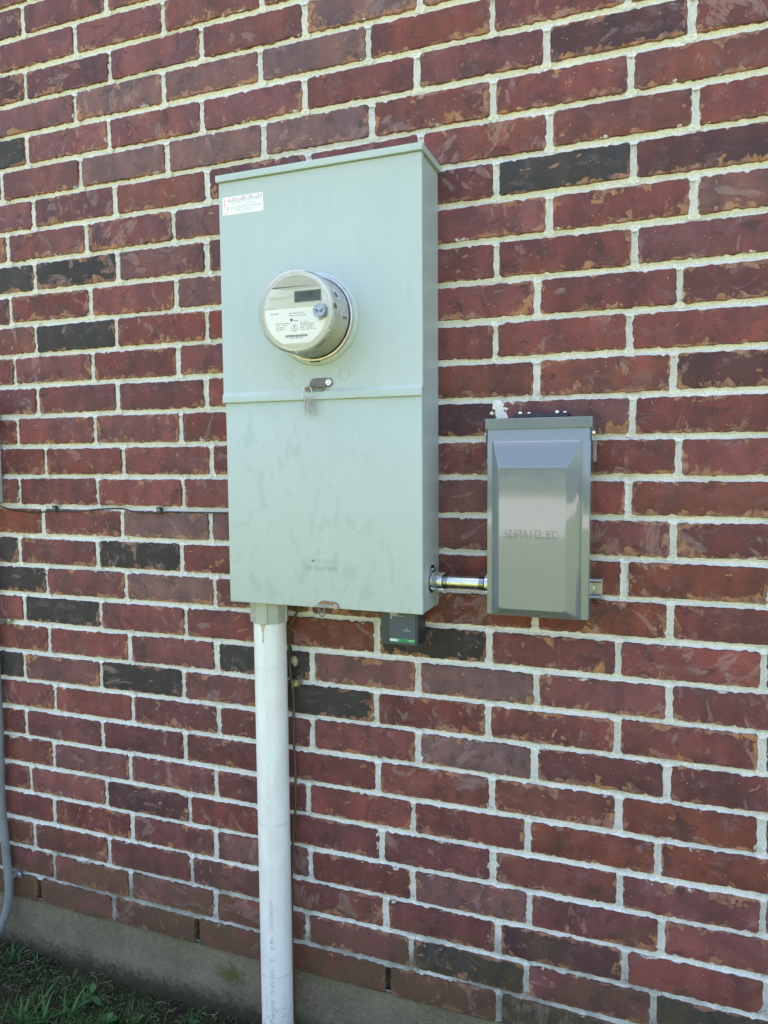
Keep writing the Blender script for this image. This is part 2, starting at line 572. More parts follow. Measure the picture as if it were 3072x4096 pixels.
def make_clear(name, tint=(0.96, 0.97, 0.95), rough=0.03, opacity=0.04, body=(0.8, 0.82, 0.78)):
    k = NT(name)
    t = k.t
    tr = k.n('ShaderNodeBsdfTransparent')
    tr.inputs[0].default_value = (*tint, 1)
    gl = k.n('ShaderNodeBsdfGlossy')
    gl.inputs['Roughness'].default_value = rough
    df = k.n('ShaderNodeBsdfDiffuse')
    df.inputs[0].default_value = (*body, 1)
    lw = k.n('ShaderNodeFresnel')
    lw.inputs[0].default_value = 1.32
    m0 = k.n('ShaderNodeMixShader')
    m0.inputs[0].default_value = opacity
    k.l(tr.outputs[0], m0.inputs[1])
    k.l(df.outputs[0], m0.inputs[2])
    m1 = k.n('ShaderNodeMixShader')
    k.l(lw.outputs[0], m1.inputs[0])
    k.l(m0.outputs[0], m1.inputs[1])
    k.l(gl.outputs[0], m1.inputs[2])
    k.l(m1.outputs[0], t.nodes['Material Output'].inputs['Surface'])
    return k.m


def make_pvc_mat():
    k = NT('white pvc')
    g = k.n('ShaderNodeNewGeometry').outputs['Position']
    gs = k.n('ShaderNodeSeparateXYZ')
    k.l(g, gs.inputs[0])
    f = k.noise(k.mapping(g, (1, 1, 0.35)), 30, 5, 0.6)
    col = k.mix(k.ramp(f, 0.3, 0.75), (0.70, 0.70, 0.665), (0.79, 0.795, 0.765))
    low = k.math('ADD', k.ramp(gs.outputs['Z'], 0.02, 0.42, 0.34, -0.2, smooth=False), k.noise(g, 90, 5, 0.7))
    col = k.mix(k.math('MULTIPLY', k.ramp(low, 0.68, 0.92), 0.7), col, (0.30, 0.28, 0.21))
    sp = k.math('MULTIPLY', k.ramp(k.voro(g, 190), 0.06, 0.12, 1, 0), k.ramp(low, 0.5, 0.7))
    col = k.mix(k.math('MULTIPLY', sp, 0.7), col, (0.13, 0.11, 0.08))
    # two faint scuffed joints round the pipe
    col2 = col
    for zc in (0.926, 0.565, 0.205):
        band = k.ramp(k.math('ABSOLUTE', k.math('SUBTRACT', gs.outputs['Z'], zc)), 0.002, 0.005, 1, 0)
        col2 = k.mix(k.math('MULTIPLY', k.math('MULTIPLY', band, k.ramp(f, 0.35, 0.6)), 0.35), col2, (0.45, 0.47, 0.46))
    k.set(**{'Base Color': col2, 'Roughness': 0.42, 'Normal': k.bump(k.noise(g, 150, 2), 0.06, 0.0006)})
    return k.m


def make_ground_mat():
    k = NT('soil and lawn')
    g = k.n('ShaderNodeNewGeometry').outputs['Position']
    gs = k.n('ShaderNodeSeparateXYZ')
    k.l(g, gs.inputs[0])
    f = k.noise(g, 60, 5, 0.7)
    soil = k.mix(k.ramp(f, 0.3, 0.7), (0.010, 0.009, 0.006), (0.04, 0.034, 0.02))
    moss = k.ramp(k.noise(g, 12, 5, 0.65), 0.42, 0.6)
    soil = k.mix(k.math('MULTIPLY', moss, 0.6), soil, (0.028, 0.04, 0.012))
    lawn = k.mix(k.ramp(k.noise(g, 3, 6, 0.7), 0.3, 0.7), (0.090, 0.112, 0.032), (0.165, 0.178, 0.058))
    away = k.math('ADD', k.ramp(gs.outputs['Y'], -0.3, -1.1, -0.3, 1.3, smooth=False), k.math('MULTIPLY', f, 0.4))
    col = k.mix(k.ramp(away, 0.1, 0.8), soil, lawn)
    k.set(**{'Base Color': col, 'Roughness': 0.95, 'Specular IOR Level': 0.15, 'Normal': k.bump(f, 0.9, 0.012)})
    return k.m


def make_leaf_mat(name, c0, c1, trans=0.25):
    k = NT(name)
    g = k.n('ShaderNodeNewGeometry')
    col = k.mix(g.outputs['Random Per Island'], c0, c1)
    k.set(**{'Base Color': col, 'Roughness': 0.55, 'Specular IOR Level': 0.3})
    tr = k.n('ShaderNodeBsdfTranslucent')
    k.l(col, tr.inputs[0])
    ms = k.n('ShaderNodeMixShader')
    ms.inputs[0].default_value = trans
    k.l(k.b.outputs[0], ms.inputs[1])
    k.l(tr.outputs[0], ms.inputs[2])
    k.l(ms.outputs[0], k.t.nodes['Material Output'].inputs['Surface'])
    return k.m


M = {}
M['brick'] = make_brick_mat()
M['mortar'] = make_mortar_mat()
M['concrete'] = make_concrete_mat()
M['enc'] = make_enclosure_mat('pale grey-green enclosure paint', (0.398, 0.462, 0.440), (0.322, 0.380, 0.362))
M['gloss'] = make_gloss_mat()
M['galv'] = make_galv('galvanised steel', (0.36, 0.38, 0.38), 0.42)
M['zinc'] = make_galv('zinc plated fitting', (0.66, 0.67, 0.66), 0.2, 90)
M['thread'] = plain('black cut thread', (0.03, 0.032, 0.035), 0.35, 0.6)
M['bronze'] = plain('aged latch steel', (0.155, 0.142, 0.14), 0.5, 0.35, 0.25, 120)
M['rusty'] = plain('rusting latch steel', (0.24, 0.15, 0.085), 0.65, 0.2, 0.4, 180, 0.2)
M['steel'] = plain('bright rivet steel', (0.72, 0.70, 0.64), 0.25, 1.0)
M['bluesteel'] = plain('blue grey port metal', (0.30, 0.34, 0.40), 0.4, 0.5, 0.1)
M['pvc'] = make_pvc_mat()
M['pvcgrey'] = plain('grey pvc', (0.40, 0.42, 0.37), 0.45, 0, 0.08, 40, 0.05)
M['print'] = plain('faded pipe print', (0.42, 0.44, 0.42), 0.6)
M['print_faint'] = plain('worn pipe print', (0.64, 0.65, 0.62), 0.6)
M['groove'] = plain('painted groove shade', (0.17, 0.19, 0.16), 0.8)  # dark colour standing in for the shade inside a groove
M['ink'] = plain('black ink', (0.025, 0.025, 0.028), 0.6)
M['greyink'] = plain('faded violet ink', (0.16, 0.06, 0.22), 0.6)
M['pinkink'] = plain('faded pink ink', (0.80, 0.42, 0.50), 0.6)
M['sticker'] = plain('white sticker', (0.90, 0.91, 0.90), 0.4)
M['face'] = plain('cream grey meter plastic', (0.66, 0.66, 0.58), 0.4, 0, 0.03, 30)
M['facedark'] = plain('darker cream plastic', (0.47, 0.465, 0.38), 0.4, 0, 0.03, 30)  # darker olive cream of the top panel and display frame
M['meterbody'] = plain('glossy grey meter drum', (0.68, 0.68, 0.61), 0.3, 0, 0.05, 30, coat=0.3)
M['plate'] = plain('white nameplate', (0.90, 0.90, 0.89), 0.35)
M['lcd'] = plain('lcd glass', (0.062, 0.075, 0.058), 0.45, 0, 0.06, 50)
M['lcdink'] = plain('lcd segment', (0.004, 0.005, 0.004), 0.7)
M['clear'] = make_clear('clear meter cover', (1.0, 1.0, 0.99), 0.03, 0.01)
M['bezel'] = make_clear('clear cover rim', (0.99, 0.99, 0.98), 0.05, 0.22, (0.92, 0.93, 0.90))
M['sealclear'] = make_clear('clear seal plastic', (0.95, 0.95, 0.94), 0.1, 0.10, (0.8, 0.8, 0.77))
M['ringmetal'] = plain('meter ring metal', (0.62, 0.57, 0.53), 0.35, 0.85, 0.15, 40)
M['black'] = plain('black plastic', (0.012, 0.014, 0.018), 0.4, 0, 0.1)
M['surge'] = plain('dark slate plastic', (0.022, 0.030, 0.038), 0.42, 0, 0.1, 80, 0.06)
M['surgeface'] = plain('slate label', (0.045, 0.062, 0.085), 0.4)
M['green'] = plain('green print', (0.0, 0.22, 0.05), 0.45)
M['white'] = plain('white print', (0.82, 0.84, 0.82), 0.5)
M['brownwire'] = plain('brown wire sheath', (0.085, 0.062, 0.032), 0.45, 0, 0.2, 90)
M['cable'] = plain('black cable', (0.016, 0.02, 0.02), 0.4)
M['brass'] = plain('brass screw', (0.80, 0.66, 0.16), 0.28, 1.0)
M['dullbrass'] = plain('dull brass screw', (0.26, 0.21, 0.13), 0.5, 0.4, 0.2, 200)
M['dullsteel'] = plain('dull rivet steel', (0.36, 0.33, 0.29), 0.45, 0.6)
M['olive'] = plain('tarnished clamp', (0.27, 0.27, 0.17), 0.5, 0.5, 0.15, 120)
M['nest'] = plain('dried clay', (0.42, 0.37, 0.24), 0.9, 0, 0.25, 150, 0.6, 200)
M['conduit'] = plain('weathered grey conduit', (0.185, 0.20, 0.205), 0.5, 0, 0.1, 40, 0.05)
M['grass'] = make_leaf_mat('grass blade', (0.020, 0.060, 0.014), (0.060, 0.125, 0.028))
M['clover'] = make_leaf_mat('small weed leaf', (0.016, 0.038, 0.011), (0.058, 0.092, 0.028))
M['weed'] = make_leaf_mat('broad weed leaf', (0.028, 0.082, 0.024), (0.055, 0.125, 0.035))
M['straw'] = plain('dry straw', (0.22, 0.19, 0.12), 0.8)
M['ground'] = make_ground_mat()
M['glue'] = plain('dried pipe cement', (0.42, 0.37, 0.28), 0.3, 0, 0.3, 200)

# ------------------------------------------------------------------ ground
xs = [-60, -30, -15, -8, -5, -3.2, -2.2, -1.5, -1.1] + [-0.9 + 0.025 * i for i in range(85)] + [1.4, 1.9, 2.6, 3.6, 5.5, 9, 16, 32, 60]
ys = [0.4, 0.2] + [0.08 - 0.025 * i for i in range(46)] + [-1.25, -1.5, -1.9, -2.5, -3.5, -5, -8, -14, -28, -60]
from mathutils import noise as mnoise


def ground_z(x, y):
    near = max(0.0, 1 - abs(y) / 1.6)
    a = mnoise.fractal(Vector((x * 7, y * 7, 1.3)), 1.0, 2.0, 4) * 0.012
    b = -0.02 * max(0.0, -y) if y > -1.5 else -0.03
    s = 0.0
    if x < 0.0: s = 0.022 * min(1, -x / 0.2)
    return -0.004 + s * near + a * near + b


gm = MB()
for y in ys:
    for x in xs:
        gm.v.append((x, y, ground_z(x, y)))
nx = len(xs)
for j in range(len(ys) - 1):
    for i in range(nx - 1):
        gm.f.append((j * nx + i, (j + 1) * nx + i, (j + 1) * nx + i + 1, j * nx + i + 1))
tag(gm.build('ground', M['ground'], smooth=60, origin=Vector((0, 0, 0))), kind='structure')

fm = MB()
fx = [-6] + [-0.8 + 0.03 * i for i in range(100)] + [6]
fz = [-0.25, -0.05, 0.0, 0.03, 0.06, 0.09, 0.12, 0.145, 0.1645]
for z in fz:
    for x in fx:
        fm.v.append((x, 0.004 + mnoise.fractal(Vector((x * 9, 3.1, z * 9)), 1.0, 2.0, 4) * 0.002 - (0.0045 if z < 0.15 else 0.0035), z))
n_ = len(fx)
for j in range(len(fz) - 1):
    for i in range(n_ - 1):
        fm.f.append((j * n_ + i, j * n_ + i + 1, (j + 1) * n_ + i + 1, (j + 1) * n_ + i))
b0 = len(fm.v)
for x in fx: fm.v.append((x, 0.2, 0.165))
for i in range(n_ - 1):
    fm.f.append(((len(fz) - 1) * n_ + i, (len(fz) - 1) * n_ + i + 1, b0 + i + 1, b0 + i))
tag(fm.build('foundation', M['concrete'], smooth=40), kind='structure')

# ------------------------------------------------------------------ brick wall
H = 0.0794
XJ = {0:[-0.615,-0.3566,-0.0982,0.1602,0.4186,0.677,0.9354,1.1938,1.4522,1.7106,1.969,2.2274],
1:[-0.7871,-0.5263,-0.2655,-0.0047,0.2561,0.5169,0.7777,1.0385,1.2993,1.5601,1.8209,2.0817],
2:[-0.6219,-0.3613,-0.1007,0.1599,0.4188,0.6811,0.9417,1.2023,1.4629,1.7235,1.9841,2.2447],
3:[-0.794,-0.531,-0.2679,-0.0049,0.2609,0.5215,0.7856,1.048,1.3111,1.5741,1.8371,2.1002],
4:[-0.6289,-0.3685,-0.1082,0.1522,0.4145,0.6752,0.9344,1.1975,1.4531,1.7135,1.9738,2.2342],
5:[-0.7952,-0.5329,-0.2705,-0.0082,0.2521,0.5179,0.7828,1.0413,1.3041,1.5644,1.8267,2.0891],
6:[-0.6163,-0.3566,-0.0969,0.1604,0.42,0.6804,0.9406,1.2002,1.4603,1.72,1.9797,2.2394],
7:[-0.7809,-0.5194,-0.2578,0.0037,0.2641,0.5287,0.7901,1.048,1.312,1.5731,1.8346,2.0962],
8:[-0.6055,-0.3467,-0.0878,0.1734,0.4327,0.6907,0.9487,1.2067,1.4672,1.7261,1.9849,2.2438],
9:[-0.7885,-0.5263,-0.2641,-0.0019,0.2661,0.5236,0.7862,1.0489,1.3115,1.5732,1.8354,2.0976],
10:[-0.6044,-0.3454,-0.0865,0.177,0.4359,0.6935,0.951,1.2086,1.4706,1.7295,1.9885,2.2474],
11:[-0.7832,-0.524,-0.2647,-0.0054,0.2555,0.5172,0.7751,1.0331,1.291,1.5522,1.8115,2.0708],
12:[-0.5963,-0.3389,-0.0814,0.1768,0.4352,0.6923,0.9495,1.2066,1.4638,1.7213,1.9787,2.2362],
13:[-0.7852,-0.5262,-0.2673,-0.0083,0.2532,0.5113,0.7708,1.0303,1.2898,1.5451,1.8041,2.063],
14:[-0.5984,-0.3396,-0.0808,0.1782,0.4365,0.6953,0.954,1.2128,1.4725,1.7313,1.9901,2.249],
15:[-0.7634,-0.5055,-0.2475,0.0104,0.2642,0.5207,0.7796,1.0385,1.2974,1.5563,1.8142,2.0722],
16:[-0.6003,-0.342,-0.0836,0.1784,0.4392,0.6964,0.9537,1.2109,1.4682,1.7266,1.9849,2.2433],
17:[-0.7832,-0.5239,-0.2646,-0.0053,0.2539,0.5134,0.7727,1.0319,1.2911,1.5504,1.8097,2.069],
18:[-0.6091,-0.3502,-0.0914,0.1718,0.4306,0.6888,0.947,1.2051,1.4633,1.7221,1.981,2.2398],
19:[-0.777,-0.5189,-0.2607,-0.0026,0.2582,0.5219,0.7782,1.0344,1.2907,1.5479,1.806,2.0642],
20:[-0.5941,-0.3383,-0.0826,0.1746,0.4362,0.6886,0.941,1.1957,1.4538,1.7108,1.9665,2.2223],
21:[-0.7766,-0.5185,-0.2603,-0.0022,0.2625,0.5232,0.7809,1.0369,1.2941,1.5481,1.8062,2.0644],
22:[-0.6065,-0.3491,-0.0918,0.168,0.4253,0.681,0.9368,1.1936,1.4526,1.713,1.9703,2.2277],
23:[-0.759,-0.5028,-0.2466,0.0096,0.2669,0.5239,0.7783,1.0361,1.2904,1.5476,1.8038,2.06],
24:[-0.6131,-0.3544,-0.0957,0.1669,0.4237,0.6826,0.9415,1.2004,1.4584,1.7161,1.9748,2.2335],
25:[-0.7719,-0.5158,-0.2596,-0.0035,0.2543,0.5113,0.7666,1.0233,1.277,1.5347,1.7908,2.047],
26:[-0.604,-0.3457,-0.0875,0.1736,0.432,0.6904,0.9488,1.2033,1.4638,1.7222,1.9804,2.2387],
27:[-0.7828,-0.5247,-0.2666,-0.0085,0.2526,0.5081,0.7682,1.0224,1.2819,1.5427,1.8008,2.0589],
28:[-0.6014,-0.3418,-0.0823,0.1757,0.434,0.6955,0.957,1.2148,1.4759,1.7313,1.9908,2.2504],
29:[-0.7928,-0.5345,-0.2761,-0.0178,0.2403,0.5016,0.758,1.0177,1.275,1.5315,1.7898,2.0482],
30:[-0.5911,-0.3325,-0.0739,0.1827,0.4466,0.704,0.9614,1.2179,1.4765,1.7351,1.9937,2.2523]}
PITCH = 0.2588
for c in range(-1, -4, -1):
    XJ[c] = [x + R_.uniform(-.004, .004) for x in XJ[1 if c % 2 else 2]]
for c in XJ:
    r = XJ[c]
    XJ[c] = [r[0] - PITCH * k for k in range(7, 0, -1)] + r + [r[-1] + PITCH * k for k in range(1, 8)]


def kval(c, i):        # joint number as counted from the left of the photograph
    return (i - 7) - 3 if c % 2 else (i - 7) - 2.5


def zc_of(c):
    return -(c - 15.5) * H + ZS


def project(p):
    q = Vector(p) - CAM
    w = RZ.dot(q)
    if w < 0.05: return None
    return (1536 + 2950 * RX.dot(q) / w, 2048 + 2950 * RY.dot(q) / w)


def visible(x0, x1, z0, z1):
    pts = [project((x, 0, z)) for x in (x0, (x0 + x1) / 2, x1) for z in (z0, z1)]
    return any(q and -10 < q[0] < 3082 and -10 < q[1] < 4106 for q in pts)


BLACK = {(9, -1), (9, 0), (8, 4.5), (5, -1), (11, 0), (18, -1.5), (18, .5), (19, -1), (20, -.5), (21, 2), (22, -1.5), (22, .5), (22, 2.5), (20, 3.5), (29, 4), (30, 4.5), (29, 6)}
DUSK = {(8, 5.5), (26, .5), (5, 5), (13, 6), (14, 3.5), (3, -1), (10, -1.5), (28, 4.5)}
GREYED = {(23, 4), (21, 4), (4, .5), (4, 2.5), (6, 1.5), (6, 2.5), (3, 3), (6, .5), (19, 1), (17, 1)}
WARM = {(20, 2.5), (19, 4), (19, 5), (18, 3.5), (18, 4.5), (18, 5.5), (17, -1), (25, 5), (24, 5.5), (25, 6)}


def tint_of(c, k, x, z):
    t = R_.random()
    red = Vector((0.166, 0.050, 0.043))
    purple = Vector((0.142, 0.053, 0.053))
    col = red.lerp(purple, t)
    if z > 1.9 and x < 0.9: col = col.lerp(Vector((0.138, 0.058, 0.064)), 0.6)  # mauve cast of the sun flare put into the upper-left brick colour
    col *= R_.uniform(0.78, 1.20)
    if R_.random() < 0.16: col = col.lerp(Vector((0.160, 0.055, 0.038)), R_.uniform(.3, .8))
    if R_.random() < 0.14: col = col.lerp(Vector((0.150, 0.080, 0.076)), R_.uniform(.3, .8))
    if (c, k) in BLACK: col = Vector((0.040, 0.035, 0.032)) * R_.uniform(0.85, 1.2)
    elif (c, k) in DUSK: col = Vector((0.082, 0.036, 0.037)) * R_.uniform(0.9, 1.1)
    elif (c, k) in GREYED: col = Vector((0.155, 0.085, 0.082))
    elif (c, k) in WARM: col = Vector((0.165, 0.050, 0.035)) * R_.uniform(0.95, 1.1)
    return col


def brick_geo(w, h, n, rng):
    """wavy outline rings; returns verts (local), faces, edge values"""
    per = []
    hw, hh = w / 2, h / 2
    rc = [rng.uniform(0.002, 0.0075) for _ in range(4)]
    # points along a rounded rectangle
    nl = max(2, int(n * w / (2 * (w + h))))
    ns = max(2, n // 2 - nl)
    base = []
    for i in range(nl): base.append((-hw + w * i / nl, -hh, 0, -1))
    for i in range(ns): base.append((hw, -hh + h * i / ns, 1, 0))
    for i in range(nl): base.append((hw - w * i / nl, hh, 0, 1))
    for i in range(ns): base.append((-hw, hh - h * i / ns, -1, 0))
    m = len(base)
    ph = [rng.uniform(0, 6.28) for _ in range(6)]
    am = [rng.uniform(0.2, 1.0) for _ in range(6)]
    fr = [rng.choice((2, 3)), rng.choice((5, 6)), rng.choice((9, 10)), 14, 21, 29]
    sag = rng.uniform(-0.0007, 0.0007)
    pts = []
    for i, (x, z, a, b) in enumerate(base):
        t = 6.2832 * i / m
        o = sum(am[q] * math.sin(fr[q] * t + ph[q]) * (0.00035, 0.0004, 0.00045, 0.0005, 0.0005, 0.0005)[q] for q in range(6))
        o += rng.gauss(0, 0.00042)
        if rng.random() < 0.05: o -= rng.uniform(0.001, 0.0035)
        elif rng.random() < 0.04: o += rng.uniform(0.0005, 0.0016)
        # round the corners
        cxd, czd = hw - abs(x), hh - abs(z)
        q = (0 if z < 0 else 2) + (0 if x < 0 else 1)
        r = rc[q]
        if cxd < r and czd < r:
            dx, dz = r - cxd, r - czd
            L = math.hypot(dx, dz)
            if L > r:
                x -= math.copysign(dx * (1 - r / L), x)
                z -= math.copysign(dz * (1 - r / L), z)
        z += sag * math.cos(math.pi * x / w)
        pts.append((x + a * o, z + b * o))
    V, E = [], []

    def ring(ins, y, e, jit=0.0):
        for x, z in pts:
            fx_ = max(0.0, 1 - ins / max(1e-6, abs(x))) if abs(x) > 1e-6 else 1
            sx = (hw - ins) / hw
            sz = (hh - ins) / hh
            V.append((x * sx, y + rng.uniform(-jit, jit), z * sz))
            E.append(e)
    ring(0.0, 0.014, 0.0)
    ring(0.0, -0.0004, 0.0)
    ring(0.0012, -0.0022, 0.0012, 0.0003)
    ring(0.011, -0.0030, 0.011, 0.0003)
    F = []
    for k in range(3):
        for i in range(m):
            j = (i + 1) % m
            F.append((k * m + i, k * m + j, (k + 1) * m + j, (k + 1) * m + i))
    # inner spine so the face is a strip, not one fan
    a, b = len(V), len(V) + 1
    V += [(-(hw - hh), -0.0030, 0), ((hw - hh), -0.0030, 0)]
    E += [hh, hh]
    for i in range(m):
        j = (i + 1) % m
        p, q = 3 * m + i, 3 * m + j
        xa, xb = V[p][0], V[q][0]
        ca = a if xa < 0 else b
        cb = a if xb < 0 else b
        if ca == cb: F.append((p, q, ca))
        else: F.append((p, q, cb, ca))
    return V, F, E


wall = thing('brick_wall', 'red brick house wall with pale mortar joints carrying the electric boxes', 'brick wall', (0.7, 0.06, 0.157))
BM_ = 0.0135   # mortar thickness
spare = [[], [], [], [], []]  # verts faces edge seed tint for the bricks outside the view
count = 0
for c in sorted(XJ):
    zc = zc_of(c)
    for i in range(len(XJ[c]) - 1):
        x0, x1 = XJ[c][i] + BM_ / 2, XJ[c][i + 1] - BM_ / 2
        if (c, kval(c, i)) == (28, 3.5): x0 += 0.001
        h = H - 0.0128 + R_.uniform(-0.0016, 0.0016)
        w = x1 - x0 + R_.uniform(-0.003, 0.003)
        vis = visible(x0, x1, zc - h / 2, zc + h / 2)
        V, F, E = brick_geo(w, h, 104 if vis else 16, R_)
        tilt = max(-.012, min(.012, R_.gauss(0, 0.006)))
        off = R_.uniform(-0.0012, 0.0004)
        rot = R_.gauss(0, 0.004)
        V = [(x - z * rot, y + off + z * tilt, z + x * rot) for x, y, z in V]
        col = tint_of(c, kval(c, i), (x0 + x1) / 2, zc)
        sd = (R_.uniform(0, 60), R_.uniform(0, 60), R_.uniform(0, 60))
        cen = Vector(((x0 + x1) / 2, 0, zc + R_.uniform(-0.0008, 0.0008)))
        if vis and count < 299:
            count += 1
            me = bpy.data.meshes.new('brick')
            me.from_pydata(V, [], F)
            nv = len(V)
            me.attributes.new('edge', 'FLOAT', 'POINT').data.foreach_set('value', E)
            me.attributes.new('seed', 'FLOAT_VECTOR', 'POINT').data.foreach_set('vector', list(sd) * nv)
            me.attributes.new('tint', 'FLOAT_COLOR', 'POINT').data.foreach_set('color', [col[0], col[1], col[2], 1] * nv)
            me.attributes.new('vv', 'FLOAT', 'POINT').data.foreach_set('value', [q[2] / (h / 2) for q in V])
            me.shade_smooth()
            me.set_sharp_from_angle(angle=rad(38))
            me.materials.append(M['brick'])
            o = link(bpy.data.objects.new('brick', me))
            o.parent = wall
            o.location = cen - W[wall]
        else:
            b = len(spare[0])
            spare[0] += [(x + cen.x, y, z + cen.z) for x, y, z in V]
            spare[1] += [tuple(b + q for q in f) for f in F]
            spare[2] += E
            spare[3] += list(sd) * len(V)
            spare[4] += [col[0], col[1], col[2], 1] * len(V)
me = bpy.data.meshes.new('far_bricks')
me.from_pydata([tuple(Vector(v) - W[wall]) for v in spare[0]], [], spare[1])
me.attributes.new('edge', 'FLOAT', 'POINT').data.foreach_set('value', spare[2])
me.attributes.new('seed', 'FLOAT_VECTOR', 'POINT').data.foreach_set('vector', spare[3])
me.attributes.new('tint', 'FLOAT_COLOR', 'POINT').data.foreach_set('color', spare[4])
me.materials.append(M['brick'])
o = link(bpy.data.objects.new('brick_field', me))
o.parent = wall
o['kind'] = 'stuff'

# mortar: tooled concave strips
mm = MB()
PROF = ((-0.0105, 0.0022), (-0.0068, 0.0024), (-0.0050, 0.0040), (-0.0026, 0.0064), (0.0, 0.0074), (0.0026, 0.0064), (0.0050, 0.0040), (0.0068, 0.0024), (0.0105, 0.0022))


def strip(path, horiz, rng):
    """path: list of (x,z); profile laid across it"""
    a = len(mm.v)
    n = len(PROF)
    for (x, z) in path:
        j = rng.uniform(-0.0006, 0.0006)
        dep = rng.uniform(0.85, 1.15)
        for o_, y in PROF:
            yy = y * dep + rng.uniform(-0.0003, 0.0003)
            mm.v.append((x, yy, z + o_ + j) if horiz else (x + o_ + j, yy, z))
    for i in range(len(path) - 1):
        for k in range(n - 1):
            q = a + i * n + k
            f = (q, q + 1, q + n + 1, q + n)
            mm.f.append(f[::-1] if horiz else f)


WEEP = {(30, -.5), (30, 1.5), (30, 3.5), (30, 5.5)}
for c in sorted(XJ):
    zb = zc_of(c) + H / 2
    xl = XJ[c][0]
    path = []
    x = -2.6
    while x < 4.1:
        path.append((x, zb + 0.0012 * math.sin(x * 5 + c) ))
        x += 0.016 if -0.6 < x < 2.2 else 0.2
    strip(path, True, R_)
    for i in range(1, len(XJ[c])):
        xj = XJ[c][i]
        if not -2.5 < xj < 4: continue
        if (c, kval(c, i)) in WEEP: continue
        lean = R_.uniform(-0.0025, 0.0025)
        strip([(xj + lean * (t - .5) * 2, zc_of(c) - H / 2 - 0.001 + (H + 0.002) * t) for t in (0, .2, .4, .6, .8, 1)], False, R_)
strip([(-2.6 + 0.016 * i, zc_of(30) - H / 2 + 0.0035) for i in range(420)], True, R_)
for k in range(22):
    big_ = k < 9
    zz = zc_of(14) + 0.030 - (0.052 * k / 8 if big_ else abs(R_.gauss(0, 0.024)))
    rr = R_.uniform(0.009, 0.013) if big_ else R_.uniform(0.0015, 0.0045)
    cx_ = 1.2140 - (zz - zc_of(14) - 0.03) * 0.22 + (R_.uniform(-.004, .004) if big_ else R_.gauss(0, 0.0075))
    n0 = len(mm.v)
    mm.v.append((cx_, -0.0048 - R_.uniform(0, .0006), zz))
    nq = 13
    for q in range(nq):
        t = 6.283 * q / nq
        r2 = rr * R_.uniform(0.62, 1.2)
        mm.v.append((cx_ + r2 * math.cos(t), -0.0030, zz + r2 * math.sin(t)))
    for q in range(nq): mm.f.append((n0, n0 + 1 + q, n0 + 1 + (q + 1) % nq))
mo = mm.build('mortar', M['mortar'], wall, smooth=70, fix=False)
bk = MB()
bk.box(-6, 6, -0.24, -0.0135, 0.158, 2.86)
bk.build('backing', plain('dark wall core', (0.045, 0.042, 0.035), 0.95), wall)

# ------------------------------------------------------------------ meter enclosure
enc = thing('meter_enclosure', 'tall pale grey-green meter enclosure on the wall with a round meter in its upper cover', 'electrical enclosure', (0.8645, 0, 1.079))
EX0, EX1, EZ0, EZ1 = 0.6425, 1.0872, 1.079, 1.9745
b = MB()
b.box(EX0 + 0.0015, EX1 - 0.0012, 0.003, 0.1175, EZ0 + 0.0005, EZ1)
b.build('body', M['enc'], enc, bevel=0.002, smooth=35)
b = MB()      # lower cover, folded 11 mm round the sides
b.box(EX0, EX1, 0.1085, 0.1212, EZ0, 1.5285)
b.build('lower_cover', M['enc'], enc, bevel=0.0022, seg=3, smooth=35)
# upper cover: section with a joggle near its lower edge
UX0, UX1 = 0.6385, 1.0895
sec = [(0.1085, 1.9735), (0.1228, 1.9735), (0.1228, 1.5335), (0.1275, 1.5275), (0.1278, 1.5125), (0.1225, 1.5118), (0.1222, 1.526), (0.1085, 1.526)]
v = [(UX0, -d, z) for d, z in sec] + [(UX1, -d, z) for d, z in sec]
n = len(sec)
b = MB().add(v, [tuple(range(n)), tuple(range(2 * n - 1, n - 1, -1))] + [(i, i + n, (i + 1) % n + n, (i + 1) % n) for i in range(n)])
b.build('upper_cover', M['enc'], enc, bevel=0.0014, seg=2, smooth=35)
b = MB()
b.box(0.6345, 1.0925, 0.0, 0.1295, 1.974, 1.9878)
b.build('drip_lid', M['enc'], enc, bevel=0.0012, smooth=35)
MX, MZ = 0.864, 1.674
b = MB()
b.lathe([(0.094, 0.1215), (0.0935, 0.1245), (0.0915, 0.1285), (0.0885, 0.1305), (0.0855, 0.131), (0.0852, 0.126), (0.0795, 0.126), (0.0795, 0.12)], MX, MZ, 72)
b.build('meter_hub', M['enc'], enc, smooth=40)
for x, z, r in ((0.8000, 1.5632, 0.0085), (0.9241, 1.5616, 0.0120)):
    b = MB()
    b.ring(circle(x, z, r, 36), circle(x, z, r - 0.0005, 36), 0.1222, 0.1230)  # thin dark ring paints the crevice shade, no groove is cut
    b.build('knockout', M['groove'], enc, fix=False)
for z, r in ((1.1415, 0.031),):
    b = MB()
    b.lathe([(r, 0.0), (r - 0.0004, 0.0009), (r - 0.0016, 0.0009), (r - 0.002, 0.0), (0.0235, 0.0), (0.0232, 0.0008), (0.022, 0.0008), (0.0216, 0.0)], 0, 0, 40)
    b.map(lambda p: Vector((EX1 - 0.0012 - p.y, -(0.0555 + p.x), z + p.z)))
    b.build('knockout_ring', M['enc'], enc, smooth=40)
